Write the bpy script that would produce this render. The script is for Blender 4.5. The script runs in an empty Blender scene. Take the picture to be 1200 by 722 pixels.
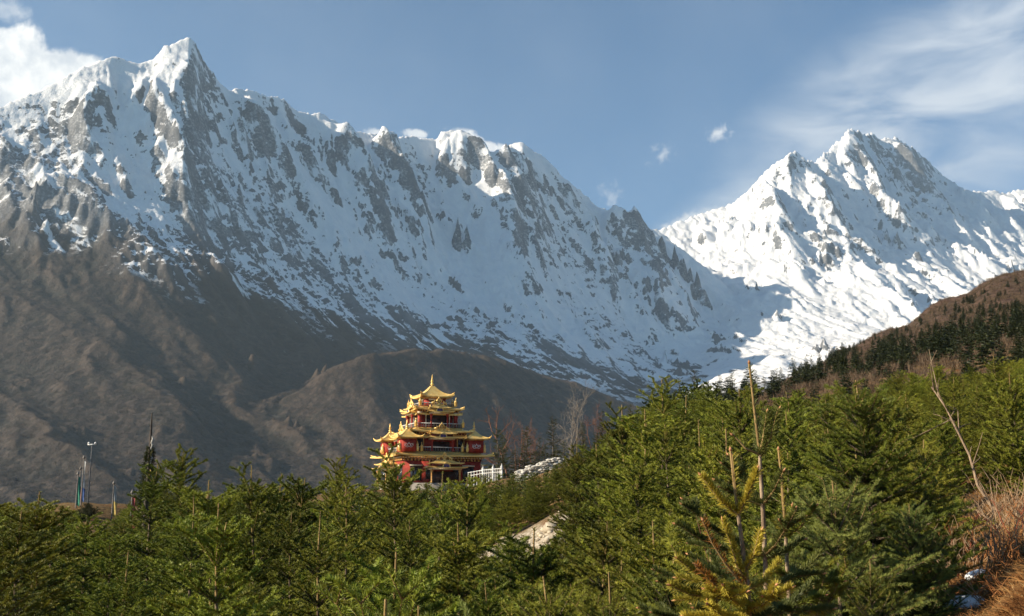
import bpy, math, random, time
import numpy as np
from mathutils import Vector, Matrix
T0 = time.time()
scene = bpy.context.scene
COL = scene.collection

# ------------------------------------------------------------------ camera, sky, sun, exposure
F_PX, PITCH = 1287.0, math.radians(10.52)          # focal length for a 1200 px wide frame, pitch of the camera
cam_data = bpy.data.cameras.new("camera")
cam = bpy.data.objects.new("camera", cam_data)
COL.objects.link(cam)
cam_data.sensor_width = 36.0
cam_data.lens = 36.0 * F_PX / 1200.0
cam_data.clip_start, cam_data.clip_end = 0.1, 90000.0
cam.location = (0, 0, 0)
cam.rotation_euler = (math.radians(90) + PITCH, 0, 0)
scene.camera = cam

SUN_AZ, SUN_EL = math.radians(-104.0), math.radians(25.0)   # clockwise from +Y (view direction)
SUN_DIR = Vector((math.sin(SUN_AZ) * math.cos(SUN_EL), math.cos(SUN_AZ) * math.cos(SUN_EL), math.sin(SUN_EL)))
sun_data = bpy.data.lights.new("sun", 'SUN')
sun_data.energy = 5.0
sun_data.angle = math.radians(0.5)
sun_data.color = (1.0, 0.86, 0.66)
sun = bpy.data.objects.new("sun", sun_data)
COL.objects.link(sun)
sun.rotation_euler = SUN_DIR.to_track_quat('Z', 'Y').to_euler()

scene.view_settings.view_transform = 'Standard'
scene.view_settings.look = 'None'
scene.view_settings.gamma = 1.0
scene.view_settings.exposure = 1.06
scene.render.engine = 'CYCLES'
cy = scene.cycles
cy.use_denoising = True
try:
    cy.denoiser = 'OPENIMAGEDENOISE'
    cy.denoising_input_passes = 'RGB_ALBEDO_NORMAL'
except Exception:
    pass
cy.max_bounces, cy.diffuse_bounces, cy.glossy_bounces = 5, 2, 2
cy.transmission_bounces, cy.transparent_max_bounces, cy.volume_bounces = 3, 8, 0
cy.use_adaptive_sampling = True
cy.adaptive_threshold = 0.02


class NT:
    """small helper for building node trees"""
    def __init__(self, tree):
        self.t = tree
        tree.nodes.clear()
    def n(self, kind, **kw):
        nd = self.t.nodes.new(kind)
        for k, v in kw.items():
            if k in nd.inputs.keys() and not hasattr(type(nd), k):
                nd.inputs[k].default_value = v
            else:
                setattr(nd, k, v)
        return nd
    def inp(self, nd, key, v):
        s = nd.inputs[key]
        if isinstance(v, bpy.types.NodeSocket):
            self.t.links.new(v, s)
        else:
            if s.type == 'RGBA' and hasattr(v, '__len__') and len(v) == 3:
                v = (*v, 1.0)
            s.default_value = v
    def math(self, op, a, b=None, c=None, clamp=False):
        nd = self.t.nodes.new('ShaderNodeMath'); nd.operation = op; nd.use_clamp = clamp
        self.inp(nd, 0, a)
        if b is not None: self.inp(nd, 1, b)
        if c is not None: self.inp(nd, 2, c)
        return nd.outputs[0]
    def mix(self, f, a, b, blend='MIX'):
        nd = self.t.nodes.new('ShaderNodeMix'); nd.data_type = 'RGBA'; nd.blend_type = blend
        self.inp(nd, 0, f); self.inp(nd, 6, a); self.inp(nd, 7, b)
        return nd.outputs[2]
    def noise(self, vec, scale, detail=4.0, rough=0.55, dist=0.0, col=False):
        nd = self.t.nodes.new('ShaderNodeTexNoise')
        if vec is not None: self.inp(nd, 'Vector', vec)
        nd.inputs['Scale'].default_value = scale; nd.inputs['Detail'].default_value = detail
        nd.inputs['Roughness'].default_value = rough; nd.inputs['Distortion'].default_value = dist
        return nd.outputs[1 if col else 0]
    def ramp(self, f, stops, interp='LINEAR'):
        nd = self.t.nodes.new('ShaderNodeValToRGB')
        cr = nd.color_ramp; cr.interpolation = interp
        while len(cr.elements) < len(stops): cr.elements.new(0.5)
        for e, (p, c) in zip(cr.elements, stops):
            e.position = p; e.color = (*c, 1.0) if len(c) == 3 else c
        self.inp(nd, 0, f)
        return nd.outputs[0]
    def smooth(self, f, lo, hi):
        nd = self.t.nodes.new('ShaderNodeMapRange'); nd.interpolation_type = 'SMOOTHSTEP'
        self.inp(nd, 0, f); self.inp(nd, 1, lo); self.inp(nd, 2, hi)
        return nd.outputs[0]
    def mapping(self, vec, scale=(1, 1, 1), rot=(0, 0, 0), loc=(0, 0, 0)):
        nd = self.t.nodes.new('ShaderNodeMapping')
        self.inp(nd, 'Vector', vec)
        nd.inputs['Scale'].default_value = scale; nd.inputs['Rotation'].default_value = rot; nd.inputs['Location'].default_value = loc
        return nd.outputs[0]
    def dot(self, vec, d):
        nd = self.t.nodes.new('ShaderNodeVectorMath'); nd.operation = 'DOT_PRODUCT'
        self.inp(nd, 0, vec); nd.inputs[1].default_value = d
        return nd.outputs['Value']


def ray(X, Y):
    """azimuth and tan(elevation) of the line of sight through photo pixel X, Y"""
    x, y = (np.asarray(X, float) - 600) / F_PX, (361 - np.asarray(Y, float)) / F_PX
    fw = math.cos(PITCH) - y * math.sin(PITCH)
    up = math.sin(PITCH) + y * math.cos(PITCH)
    return np.arctan2(x, fw), up / np.hypot(x, fw)

def az_of(X, Y=500):
    return float(ray(X, Y)[0])

def unit(az, el):
    return (math.sin(az) * math.cos(el), math.cos(az) * math.cos(el), math.sin(el))

# ------------------------------------------------------------------ sky with its clouds
world = bpy.data.worlds.new("World")
scene.world = world
world.use_nodes = True
w = NT(world.node_tree)
sky = w.n('ShaderNodeTexSky', sky_type='NISHITA')
sky.sun_disc = False
sky.sun_elevation = SUN_EL
sky.sun_rotation = SUN_AZ
sky.altitude = 3200
sky.air_density, sky.dust_density, sky.ozone_density = 1.0, 0.6, 1.5
geo = w.n('ShaderNodeTexCoord')
D = geo.outputs['Generated']
WORLD_STRENGTH = 0.075
CLOUD_WHITE = (8.6, 8.4, 8.0)
# gnomonic-like cloud coordinates: azimuth and elevation in radians
sep = w.n('ShaderNodeSeparateXYZ'); w.inp(sep, 0, D)
AZ = w.math('ARCTAN2', sep.outputs[0], sep.outputs[1])
EL = w.math('ARCSINE', sep.outputs[2])
cmb = w.n('ShaderNodeCombineXYZ'); w.inp(cmb, 0, AZ); w.inp(cmb, 1, EL)
AE = cmb.outputs[0]

def ell(X, Y, rx, ry, rot=0.0):
    """0 at the middle of an elliptical patch of sky, 1 at its rim; radii in photo pixels"""
    a, te = ray(X, Y); e = math.atan(te)
    ca, sa = math.cos(rot), math.sin(rot)
    k = 1.0 / F_PX
    dx, dy = w.math('SUBTRACT', AZ, float(a)), w.math('SUBTRACT', EL, float(e))
    u = w.math('ADD', w.math('MULTIPLY', dx, ca / (rx * k)), w.math('MULTIPLY', dy, sa / (rx * k)))
    v = w.math('ADD', w.math('MULTIPLY', dx, -sa / (ry * k)), w.math('MULTIPLY', dy, ca / (ry * k)))
    return w.math('SQRT', w.math('ADD', w.math('MULTIPLY', u, u), w.math('MULTIPLY', v, v)))

cum_n = w.noise(AE, 26.0, 7.0, 0.58, 0.3)
fine_n = w.noise(AE, 95.0, 6.0, 0.6, 0.4)
def puff(acc, X, Y, rx, ry, rot=0.0, soft=0.25, amt=1.0, nz=None, k=1.6):
    d = ell(X, Y, rx, ry, rot)
    n_ = w.math('MULTIPLY', w.math('SUBTRACT', nz if nz is not None else cum_n, 0.5), k)
    f = w.math('ADD', w.math('SUBTRACT', 1.0, d), n_)
    m = w.math('MULTIPLY', w.smooth(f, 0.0, soft), amt)
    return m if acc is None else w.math('MAXIMUM', acc, m)
cum = puff(None, 15, 95, 95, 62, -0.15, 0.30)
cum = puff(cum, 70, 85, 52, 32, 0.0, 0.30)
cum = puff(cum, 5, 55, 30, 24, 0.0, 0.30)
cum = puff(cum, -60, 60, 70, 60, 0.0, 0.30)
cum = puff(cum, 12, 12, 26, 16, 0.0, 0.8, 0.45, fine_n)
cum = puff(cum, 548, 163, 30, 13, -0.35, 0.5, 0.95, fine_n, 1.2)
cum = puff(cum, 575, 172, 22, 8, -0.2, 0.5, 0.9, fine_n, 1.2)
cum = puff(cum, 440, 156, 18, 7, 0.0, 0.6, 0.8, fine_n)
cum = puff(cum, 486, 157, 20, 7, 0.0, 0.6, 0.8, fine_n)
cum = puff(cum, 812, 258, 52, 12, 0.25, 0.8, 0.85, fine_n)
cum = puff(cum, 840, 156, 20, 11, 0.3, 1.7, 0.75, fine_n, 4.2)
cum = puff(cum, 778, 180, 20, 12, 0.3, 1.9, 0.5, fine_n, 4.4)
cum = puff(cum, 716, 228, 13, 22, 0.3, 1.9, 0.5, fine_n, 4.4)
# long combed cirrus above the right-hand summit
cir_v = w.mapping(AE, (6.0, 17.0, 1.0), (0, 0, math.radians(-24)))
cir_n = w.noise(cir_v, 1.5, 7.0, 0.55, 0.6)
cir_m = w.smooth(w.math('SUBTRACT', 1.0, ell(1120, 120, 360, 150, 0.34)), 0.0, 0.65)
cir2 = w.smooth(w.math('SUBTRACT', 1.0, ell(840, 262, 150, 50, 0.42)), 0.0, 0.9)
cir = w.math('MULTIPLY', w.smooth(cir_n, 0.18, 0.80), w.math('ADD', w.math('MULTIPLY', cir_m, 0.85), w.math('MULTIPLY', cir2, 0.4)))
veil = w.math('MULTIPLY', w.smooth(w.noise(AE, 7.0, 5.0, 0.5), 0.35, 0.75), 0.05)
cshade = w.math('MULTIPLY', w.smooth(w.noise(w.mapping(AE, loc=(0.012, 0.010, 0)), 34.0, 6.0, 0.6), 0.30, 0.66), 1.0)
ccol = w.mix(cshade, (*CLOUD_WHITE, 1), (4.9, 5.2, 5.6, 1))
tint = w.mix(1.0, sky.outputs[0], (.60, .90, 1.0, 1), 'MULTIPLY')
c1 = w.mix(w.math('MAXIMUM', cir, veil), tint, (6.2, 6.5, 6.8, 1))
c2 = w.mix(cum, c1, ccol)
bg = w.n('ShaderNodeBackground'); w.inp(bg, 0, c2); bg.inputs[1].default_value = WORLD_STRENGTH
wo = w.n('ShaderNodeOutputWorld'); w.t.links.new(bg.outputs[0], wo.inputs[0])

# ------------------------------------------------------------------ general helpers
def link(o, parent=None):
    COL.objects.link(o)
    if parent is not None: o.parent = parent
    return o

def tag(o, label=None, cat=None, group=None, kind=None):
    if label: o['label'] = label
    if cat: o['category'] = cat
    if group: o['group'] = group
    if kind: o['kind'] = kind
    return o

def np_mesh(name, V, faces, smooth=False, attrs=None):
    """faces: list of int arrays (n,3) / (n,4)"""
    me = bpy.data.meshes.new(name)
    V = np.ascontiguousarray(V, np.float32)
    me.vertices.add(len(V)); me.vertices.foreach_set('co', V.ravel())
    faces = [f for f in faces if len(f)]
    loops = np.concatenate([np.asarray(f).ravel() for f in faces]).astype(np.int32)
    tot = np.concatenate([np.full(len(f), np.asarray(f).shape[1]) for f in faces]).astype(np.int32)
    start = np.concatenate([[0], np.cumsum(tot)[:-1]]).astype(np.int32)
    me.loops.add(len(loops)); me.loops.foreach_set('vertex_index', loops)
    me.polygons.add(len(tot)); me.polygons.foreach_set('loop_start', start)
    if smooth: me.polygons.foreach_set('use_smooth', np.ones(len(tot), bool))
    me.update(calc_edges=True)
    for k, a in (attrs or {}).items():
        at = me.attributes.new(k, 'FLOAT', 'POINT')
        at.data.foreach_set('value', np.ascontiguousarray(a, np.float32))
    return me

def material(name, rough=0.8, spec=0.3):
    m = bpy.data.materials.new(name); m.use_nodes = True
    t = NT(m.node_tree)
    b = t.n('ShaderNodeBsdfPrincipled'); o = t.n('ShaderNodeOutputMaterial')
    t.t.links.new(b.outputs[0], o.inputs[0])
    b.inputs['Roughness'].default_value = rough
    b.inputs['Specular IOR Level'].default_value = spec
    t.b, t.o, t.m = b, o, m
    return t

def plain(name, c, rough=0.7, var=0.25, scale=3.0, metal=0.0, spec=0.3):
    t = material(name, rough, spec)
    tc = t.n('ShaderNodeTexCoord').outputs['Object']
    f = t.noise(tc, scale, 5.0, 0.6)
    lo = tuple(max(0, x * (1 - var)) for x in c); hi = tuple(min(1, x * (1 + var)) for x in c)
    t.inp(t.b, 'Base Color', t.mix(t.smooth(f, 0.3, 0.7), (*lo, 1), (*hi, 1)))
    t.b.inputs['Metallic'].default_value = metal
    bp = t.n('ShaderNodeBump'); bp.inputs['Strength'].default_value = 0.2; bp.inputs['Distance'].default_value = 0.02
    t.inp(bp, 'Height', f); t.t.links.new(bp.outputs[0], t.b.inputs['Normal'])
    return t.m

# gradient noise in numpy
_rng = np.random.default_rng(7)
_perm = np.concatenate([_rng.permutation(512)] * 2)
_ga = _rng.uniform(0, 2 * np.pi, 512)
_gx, _gy = np.cos(_ga), np.sin(_ga)
def perlin(x, y):
    xi, yi = np.floor(x).astype(int), np.floor(y).astype(int)
    xf, yf = x - xi, y - yi
    u, v = xf * xf * xf * (xf * (xf * 6 - 15) + 10), yf * yf * yf * (yf * (yf * 6 - 15) + 10)
    def g(ix, iy, dx, dy):
        h = _perm[(_perm[ix & 511] + iy) & 511]
        return _gx[h] * dx + _gy[h] * dy
    a = g(xi, yi, xf, yf); b = g(xi + 1, yi, xf - 1, yf)
    c = g(xi, yi + 1, xf, yf - 1); d = g(xi + 1, yi + 1, xf - 1, yf - 1)
    return (a + u * (b - a)) + v * ((c + u * (d - c)) - (a + u * (b - a)))
def fbm(x, y, o=5, g=0.5):
    s, a, f, t = 0, 1.0, 1.0, 0
    for i in range(o):
        s = s + a * perlin(x * f + 13.7 * i, y * f - 7.3 * i); t += a; a *= g; f *= 2.03
    return s / t * 1.6
def ridged(x, y, o=5, g=0.5):
    s, a, f, t, wgt = 0, 1.0, 1.0, 0, 1.0
    for i in range(o):
        n = 1 - np.abs(perlin(x * f + 31.1 * i, y * f + 17.9 * i)) * 1.9
        n = np.clip(n, 0, 1) ** 2 * wgt
        s = s + a * n; t += a; a *= g; f *= 2.07; wgt = np.clip(n * 1.6, 0.15, 1)
    return s / t

# ------------------------------------------------------------------ the mountains: one eroded height field on a log-polar grid
def blur(a, n=1):
    for _ in range(n):
        p = np.pad(a, 1, mode='edge')
        a = (p[:-2, 1:-1] + p[2:, 1:-1] + p[1:-1, :-2] + p[1:-1, 2:] + 2 * p[1:-1, 1:-1]) / 6
    return a

def pix_curve(pts):
    """silhouette in photo pixels -> function azimuth -> tan(elevation)"""
    a, e = ray(*np.array(pts, float).T)
    o = np.argsort(a)
    return lambda th: np.interp(th, a[o], e[o])

def az_curve(pts):
    a = np.array([az_of(p[0], 300) for p in pts]); v = np.array([p[1] for p in pts], float)
    return lambda th: np.interp(th, a, v)

STEP = 0.0028
TH = np.arange(math.radians(-52), math.radians(35), STEP)
LR = np.arange(math.log(1000.0), math.log(17700.0), STEP)
RR = np.exp(LR)
GT, GL = np.meshgrid(TH, LR)
GR = np.exp(GL)

class Mass:
    def __init__(self, sil, crest, foot_r, foot_e, prof, back):
        self.e, self.cr, self.fr, self.fe = pix_curve(sil), az_curve(crest), az_curve(foot_r), az_curve(foot_e)
        self.ps, self.pt, self.back = np.array(prof)[:, 0], np.array(prof)[:, 1], back
    def height(self):
        ec, rc, rf, ef = (f(TH)[None, :] for f in (self.e, self.cr, self.fr, self.fe))
        s = (GR - rf) / (rc - rf)
        t = np.interp(s, self.ps, self.pt)
        # only the top follows each notch of the skyline; lower down the face is one broad slope
        k = np.exp(-.5 * (np.arange(-60, 61) / 22.0) ** 2); k /= k.sum()
        ecs = np.convolve(np.pad(ec[0], 60, mode='edge'), k, mode='valid')[None, :]
        q = np.clip((s - .72) / .28, 0, 1) ** 1.3
        e = ef + (ecs * (1 - q) + ec * q - ef) * t
        h = np.where(s <= 1, GR * e, rc * ec - self.back * (GR - rc))
        h = np.where(s < 0, rf * ef + (GR - rf) * 0.25, h)
        return h, s
    def at(self, X, Y):
        a, e = ray(X, Y); a = float(a)
        ec, rc, rf, ef = (float(f(a)) for f in (self.e, self.cr, self.fr, self.fe))
        t = min(max((float(e) - ef) / (ec - ef), 0.0), 1.0)
        s = float(np.interp(t, self.pt, self.ps))
        return a, math.log(rf + s * (rc - rf))
    def rib(self, pts, amp, wd, asym=0.0):
        """a rock rib through photo pixels pts; amp and wd as angles; returns height to add"""
        P = [self.at(*p[:2]) for p in pts]
        A = [p[2] if len(p) > 2 else 1.0 for p in pts]
        wob = 0.018 * fbm(GT * 22 + 3.1 * amp * 1000, GL * 22, 4)
        wob2 = 0.018 * fbm(GT * 22 + 50, GL * 22 + 9 + amp * 777, 4)
        X_, Y_ = GT + wob, GL + wob2
        best = np.zeros_like(GT)
        for (p, q, a0, a1) in zip(P[:-1], P[1:], A[:-1], A[1:]):
            dx, dy = q[0] - p[0], q[1] - p[1]
            L2 = dx * dx + dy * dy + 1e-12
            u = np.clip(((X_ - p[0]) * dx + (Y_ - p[1]) * dy) / L2, 0, 1)
            d = np.hypot(X_ - p[0] - u * dx, Y_ - p[1] - u * dy)
            side = np.sign((X_ - p[0]) * dy - (Y_ - p[1]) * dx)
            b = (a0 + (a1 - a0) * u) * np.clip(1 - d / (wd * (1 + asym * side)), 0, 1) ** 1.25
            best = np.maximum(best, b)
        return best * amp * GR

left_mass = Mass(
    [(-700, 330), (-450, 300), (-300, 255), (-150, 190), (0, 123), (50, 105), (100, 76), (130, 65), (160, 71), (180, 68), (192, 56), (206, 48),
     (223, 41), (231, 52), (240, 70), (255, 92), (270, 103), (290, 103), (315, 112), (335, 118), (350, 129), (375, 130), (395, 143),
     (410, 150), (450, 157), (490, 158), (512, 163), (518, 154), (540, 153), (556, 166), (575, 181), (595, 169), (612, 165), (630, 178),
     (645, 190), (660, 208), (680, 224), (700, 240), (720, 250), (745, 262), (770, 270), (800, 292), (840, 325), (880, 360), (940, 410), (1000, 440), (1300, 500)],
    [(-700, 5200), (-100, 5500), (215, 6000), (400, 6900), (520, 7700), (612, 7900), (700, 8300), (770, 8700), (860, 8600), (1000, 8000), (1300, 8000)],
    [(-700, 1300), (215, 1350), (600, 1500), (1000, 1700)],
    [(-700, -0.12), (215, -0.11), (600, -0.09), (1000, -0.05)],
    [(0, 0), (.15, .11), (.35, .27), (.55, .44), (.66, .545), (.78, .665), (.88, .80), (1, 1)], 0.75)
right_mass = Mass(
    [(560, 420), (660, 360), (740, 300), (770, 269), (800, 257), (830, 247), (858, 239), (875, 225), (890, 205), (905, 192), (925, 181), (938, 187),
     (955, 188), (965, 178), (985, 160), (993, 149), (1003, 150), (1010, 158), (1020, 155), (1035, 163), (1050, 160), (1060, 165),
     (1075, 175), (1090, 190), (1110, 210), (1130, 222), (1150, 222), (1175, 226), (1200, 222), (1300, 250), (1450, 300)],
    [(560, 9500), (770, 9900), (930, 10800), (985, 11800), (1200, 14600), (1450, 16200)],
    [(560, 6000), (900, 6400), (1450, 8600)],
    [(560, .05), (700, .09), (850, .125), (1000, .135), (1450, .15)],
    [(0, 0), (.15, .08), (.35, .24), (.5, .36), (.65, .52), (.8, .72), (1, 1)], 0.8)
spur_a = Mass(
    [(-700, 420), (-300, 320), (-100, 262), (0, 250), (60, 258), (100, 272), (200, 310), (290, 352), (350, 387), (420, 432), (470, 500), (510, 570), (560, 640), (1300, 700)],
    [(-700, 2300), (0, 2700), (250, 3300), (500, 4000), (1300, 4400)],
    [(-700, 1050), (0, 1200), (500, 2100), (1300, 2500)], [(-700, -0.14), (470, -0.13), (560, -.12), (1300, -0.12)],
    [(0, 0), (.25, .26), (.5, .52), (.75, .78), (1, 1)], -0.02)
spur_b = Mass(
    [(-100, 700), (280, 560), (330, 470), (380, 432), (440, 412), (520, 408), (580, 418), (640, 440), (700, 456), (760, 480), (820, 520), (900, 590), (1300, 700)],
    [(-100, 3300), (440, 4000), (700, 4900), (1300, 5200)],
    [(-100, 1500), (440, 2000), (1300, 3000)], [(-100, -0.13), (1300, -0.10)],
    [(0, 0), (.3, .3), (.6, .58), (.85, .85), (1, 1)], -0.02)

h1, s1 = left_mass.height()
h2, s2 = right_mass.height()
h3, s3 = spur_a.height(); h3 = h3 * 0 - 600.0
h4, s4 = spur_b.height()
rib = left_mass.rib
face = np.clip((s1 - .35) / .25, 0, 1) * np.clip((1.0 - s1) / .05, 0, 1)
low_face = np.clip((1.0 - s1) / .1, 0, 1)
h1 = h1 + low_face * np.maximum.reduce([rib([(0, 258, .3), (100, 275, .7), (200, 312), (290, 354), (350, 390), (430, 450, .7), (500, 560, .4)], .020, .085, .3),
    rib([(-60, 330, .3), (60, 380), (160, 450), (240, 540, .6)], .018, .075, .3), rib([(-80, 440, .5), (40, 510), (120, 580, .6)], .014, .06, .3), rib([(180, 370, .4), (270, 440), (330, 520), (370, 575, .6)], .013, .055, .3)])
h1 = h1 + 1.7 * face * np.maximum.reduce([
    rib([(188, 66, .2), (200, 110, .6), (212, 150, .7), (222, 190, .6), (246, 235, .5), (290, 290, .2)], .030, .060, 0.2),
    rib([(260, 92, .5), (300, 150), (345, 220), (400, 280, .6), (440, 320, .2)], .022, .045),
    rib([(350, 125, .1), (395, 185), (440, 250), (452, 292, .5)], .024, .045),
    rib([(415, 150, .1), (455, 205), (478, 245), (489, 280, .6)], .026, .042),
    rib([(519, 153, .2), (545, 190), (578, 225), (596, 270), (606, 312, .4)], .030, .055),
    rib([(606, 166, .2), (640, 198), (668, 232, .9), (700, 290, .5), (706, 330, .3)], .022, .040),
    rib([(640, 188, .1), (682, 236, .45), (716, 275, .75), (752, 318, 1.1), (776, 368, .7)], .030, .052),
    rib([(100, 76, .2), (112, 130, .5), (130, 190, .5), (170, 250, .3)], .022, .060),
    rib([(20, 118, .2), (40, 170, .5), (80, 230, .5), (140, 275, .3)], .018, .050)])
rib = right_mass.rib
face2 = np.clip((s2 - .1) / .25, 0, 1) * np.clip((1.0 - s2) / .05, 0, 1)
h2 = h2 + 1.15 * face2 * np.maximum.reduce([
    rib([(923, 181, .3), (938, 212), (962, 252), (985, 298), (1030, 350, .7), (1085, 378, .3)], .028, .055),
    rib([(890, 205, .15), (898, 250), (906, 290), (945, 330, .4)], .020, .040),
    rib([(994, 149, .3), (1018, 190), (1032, 232), (1062, 262), (1110, 330, .5)], .020, .040),
    rib([(1050, 162, .15), (1085, 220), (1120, 280), (1165, 335, .4)], .016, .038),
    rib([(960, 186, .1), (985, 235), (1035, 300), (1080, 350, .4)], .013, .030),
    rib([(1110, 212, .5), (1150, 265), (1190, 320, .5)], .013, .040)])

def smax(a, b, k):
    d = np.clip(0.5 + 0.5 * (a - b) / k, 0, 1)
    return b + (a - b) * d + k * d * (1 - d)

base = np.interp(GR, [1000, 2000, 4500, 6500, 12000, 17500], [-160, -150, 150, 700, 1300, 1000]) + 0 * GT
h1 = h1 - np.clip(s1 - 1.02, 0, 1) * 0
H = smax(smax(smax(h1, h2, 40.0), h4, 110.0), smax(h3, base - 120, 20.0), 170.0)

# ridged relief, damped along the skyline
sky_damp = 1 - .80 * np.exp(-((s1 - 1) / .05) ** 2) * (h1 >= h2) - .80 * np.exp(-((s2 - 1) / .06) ** 2) * (h2 > h1)
wx = .05 * fbm(GT * 7 + 4, GL * 7 + 1, 3); wy = .05 * fbm(GT * 7 - 8, GL * 7 + 5, 3)
# coordinates slanted so that the grain runs down to the right, as the ribs do
sx, sy = GT + .70 * GL + wx, GL + wy
flute = ridged((GT + .66 * GL + .5 * wx) * 30, (GL + wy) * 9, 4, .5) - .4
low = np.clip((1500 - H) / 900, 0, 1)
rel = ridged(sx * 13, sy * 7.5, 6, .52) - .4
far_k = 1 - .25 * (h2 > h1)
sky_damp = sky_damp * far_k * (1 - .7 * np.exp(-((s3 - 1) / .10) ** 2) * (h3 > h1) * (h3 > h4)) * (1 - .7 * np.exp(-((s4 - 1) / .10) ** 2) * (h4 > h1))
rel_low = ridged((GT + .30 * GL + wx) * 15, (GL + wy) * 3.2, 4, .42) - .4
H = H + GR * (rel * .021 * (1 - low) + rel_low * .014 * low) * sky_damp
H = H + GR * .0115 * flute * (1 - .75 * low) * sky_damp
H = H + GR * (.0045 - .0036 * low) * (ridged(GT * 55 + wx * 20, GL * 40 + wy * 20, 4) - .4) * sky_damp

def erode(H, cell, n, batches, steps, seed, erosion=.30, cap=5.0):
    rg = np.random.default_rng(seed)
    ny, nx = H.shape
    Hn = H / cell                                   # in cells
    # the field is steep in cells of changing size: work on an equivalent height per local cell
    for b in range(batches):
        px, py = rg.uniform(2, nx - 3, n), rg.uniform(2, ny - 3, n)
        vx = np.zeros(n); vy = np.zeros(n); sp = np.ones(n); wt = np.ones(n); sed = np.zeros(n)
        dl = np.zeros(ny * nx)
        hv = H.ravel()
        alive = np.ones(n, bool)
        for k in range(steps):
            ix, iy = px.astype(int), py.astype(int)
            fx, fy = px - ix, py - iy
            i0 = iy * nx + ix
            c = cell[iy, 0]
            a, b_, c_, d = hv[i0], hv[i0 + 1], hv[i0 + nx], hv[i0 + nx + 1]
            gx = ((b_ - a) * (1 - fy) + (d - c_) * fy) / c
            gy = ((c_ - a) * (1 - fx) + (d - b_) * fx) / c
            h0 = a * (1 - fx) * (1 - fy) + b_ * fx * (1 - fy) + c_ * (1 - fx) * fy + d * fx * fy
            vx = vx * .12 - gx * .88; vy = vy * .12 - gy * .88
            m = np.hypot(vx, vy) + 1e-9
            vx /= m; vy /= m
            nxp, nyp = px + vx, py + vy
            alive &= (nxp > 2) & (nxp < nx - 3) & (nyp > 2) & (nyp < ny - 3) & (m > 1e-6)
            nxp = np.where(alive, nxp, px); nyp = np.where(alive, nyp, py)
            jx, jy = nxp.astype(int), nyp.astype(int)
            gx_, gy_ = nxp - jx, nyp - jy
            j0 = jy * nx + jx
            h1_ = hv[j0] * (1 - gx_) * (1 - gy_) + hv[j0 + 1] * gx_ * (1 - gy_) + hv[j0 + nx] * (1 - gx_) * gy_ + hv[j0 + nx + 1] * gx_ * gy_
            dh = (h1_ - h0) / c
            cp = np.maximum(-dh, .02) * sp * wt * cap * .05
            dep = np.where((sed > cp) | (dh > 0), np.where(dh > 0, np.minimum(dh, sed), (sed - cp) * .25), 0)
            er = np.where((sed <= cp) & (dh <= 0), np.minimum((cp - sed) * erosion, -dh), 0)
            dep *= alive; er *= alive
            sed = sed - dep + er
            q = (dep - er) * c
            for off, wgt in ((0, (1 - fx) * (1 - fy)), (1, fx * (1 - fy)), (nx, (1 - fx) * fy), (nx + 1, fx * fy)):
                dl += np.bincount(i0 + off, weights=q * wgt, minlength=ny * nx)
            sp = np.sqrt(np.clip(sp * sp - dh * 4.0, 0.05, 16)); wt *= .975
            px, py = nxp, nyp
        H = H + blur(dl.reshape(ny, nx), 1)
    return H

CELL = GR * STEP
H0 = H.copy()
H = erode(H, CELL, 40000, 14, 48, 3)
lowm = blur(np.clip((1000 - H) / 400, 0, 1), 4)
H = H * (1 - .7 * lowm) + blur(H, 5) * .7 * lowm      # soil and forest round the lower slopes off
keep = np.maximum(np.exp(-((s1 - 1) / .025) ** 2) * (h1 >= h2), np.exp(-((s2 - 1) / .03) ** 2) * (h2 > h1))
H = H * (1 - keep) + H0 * keep
print('erode', round(time.time() - T0, 1))

# finer grid: bilinear in the smooth field, then fine rock relief
def upsample(A, fy, fx):
    ny, nx = A.shape
    y = np.arange(0, ny - 1 + 1e-9, 1 / fy); x = np.arange(0, nx - 1 + 1e-9, 1 / fx)
    y0 = np.minimum(y.astype(int), ny - 2); x0 = np.minimum(x.astype(int), nx - 2)
    ty, tx = (y - y0)[:, None], (x - x0)[None, :]
    ty, tx = ty * ty * (3 - 2 * ty) * .5 + ty * .5, tx * tx * (3 - 2 * tx) * .5 + tx * .5
    a, b = A[y0], A[y0 + 1]
    r = a * (1 - ty) + b * ty
    return r[:, x0] * (1 - tx) + r[:, x0 + 1] * tx

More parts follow.
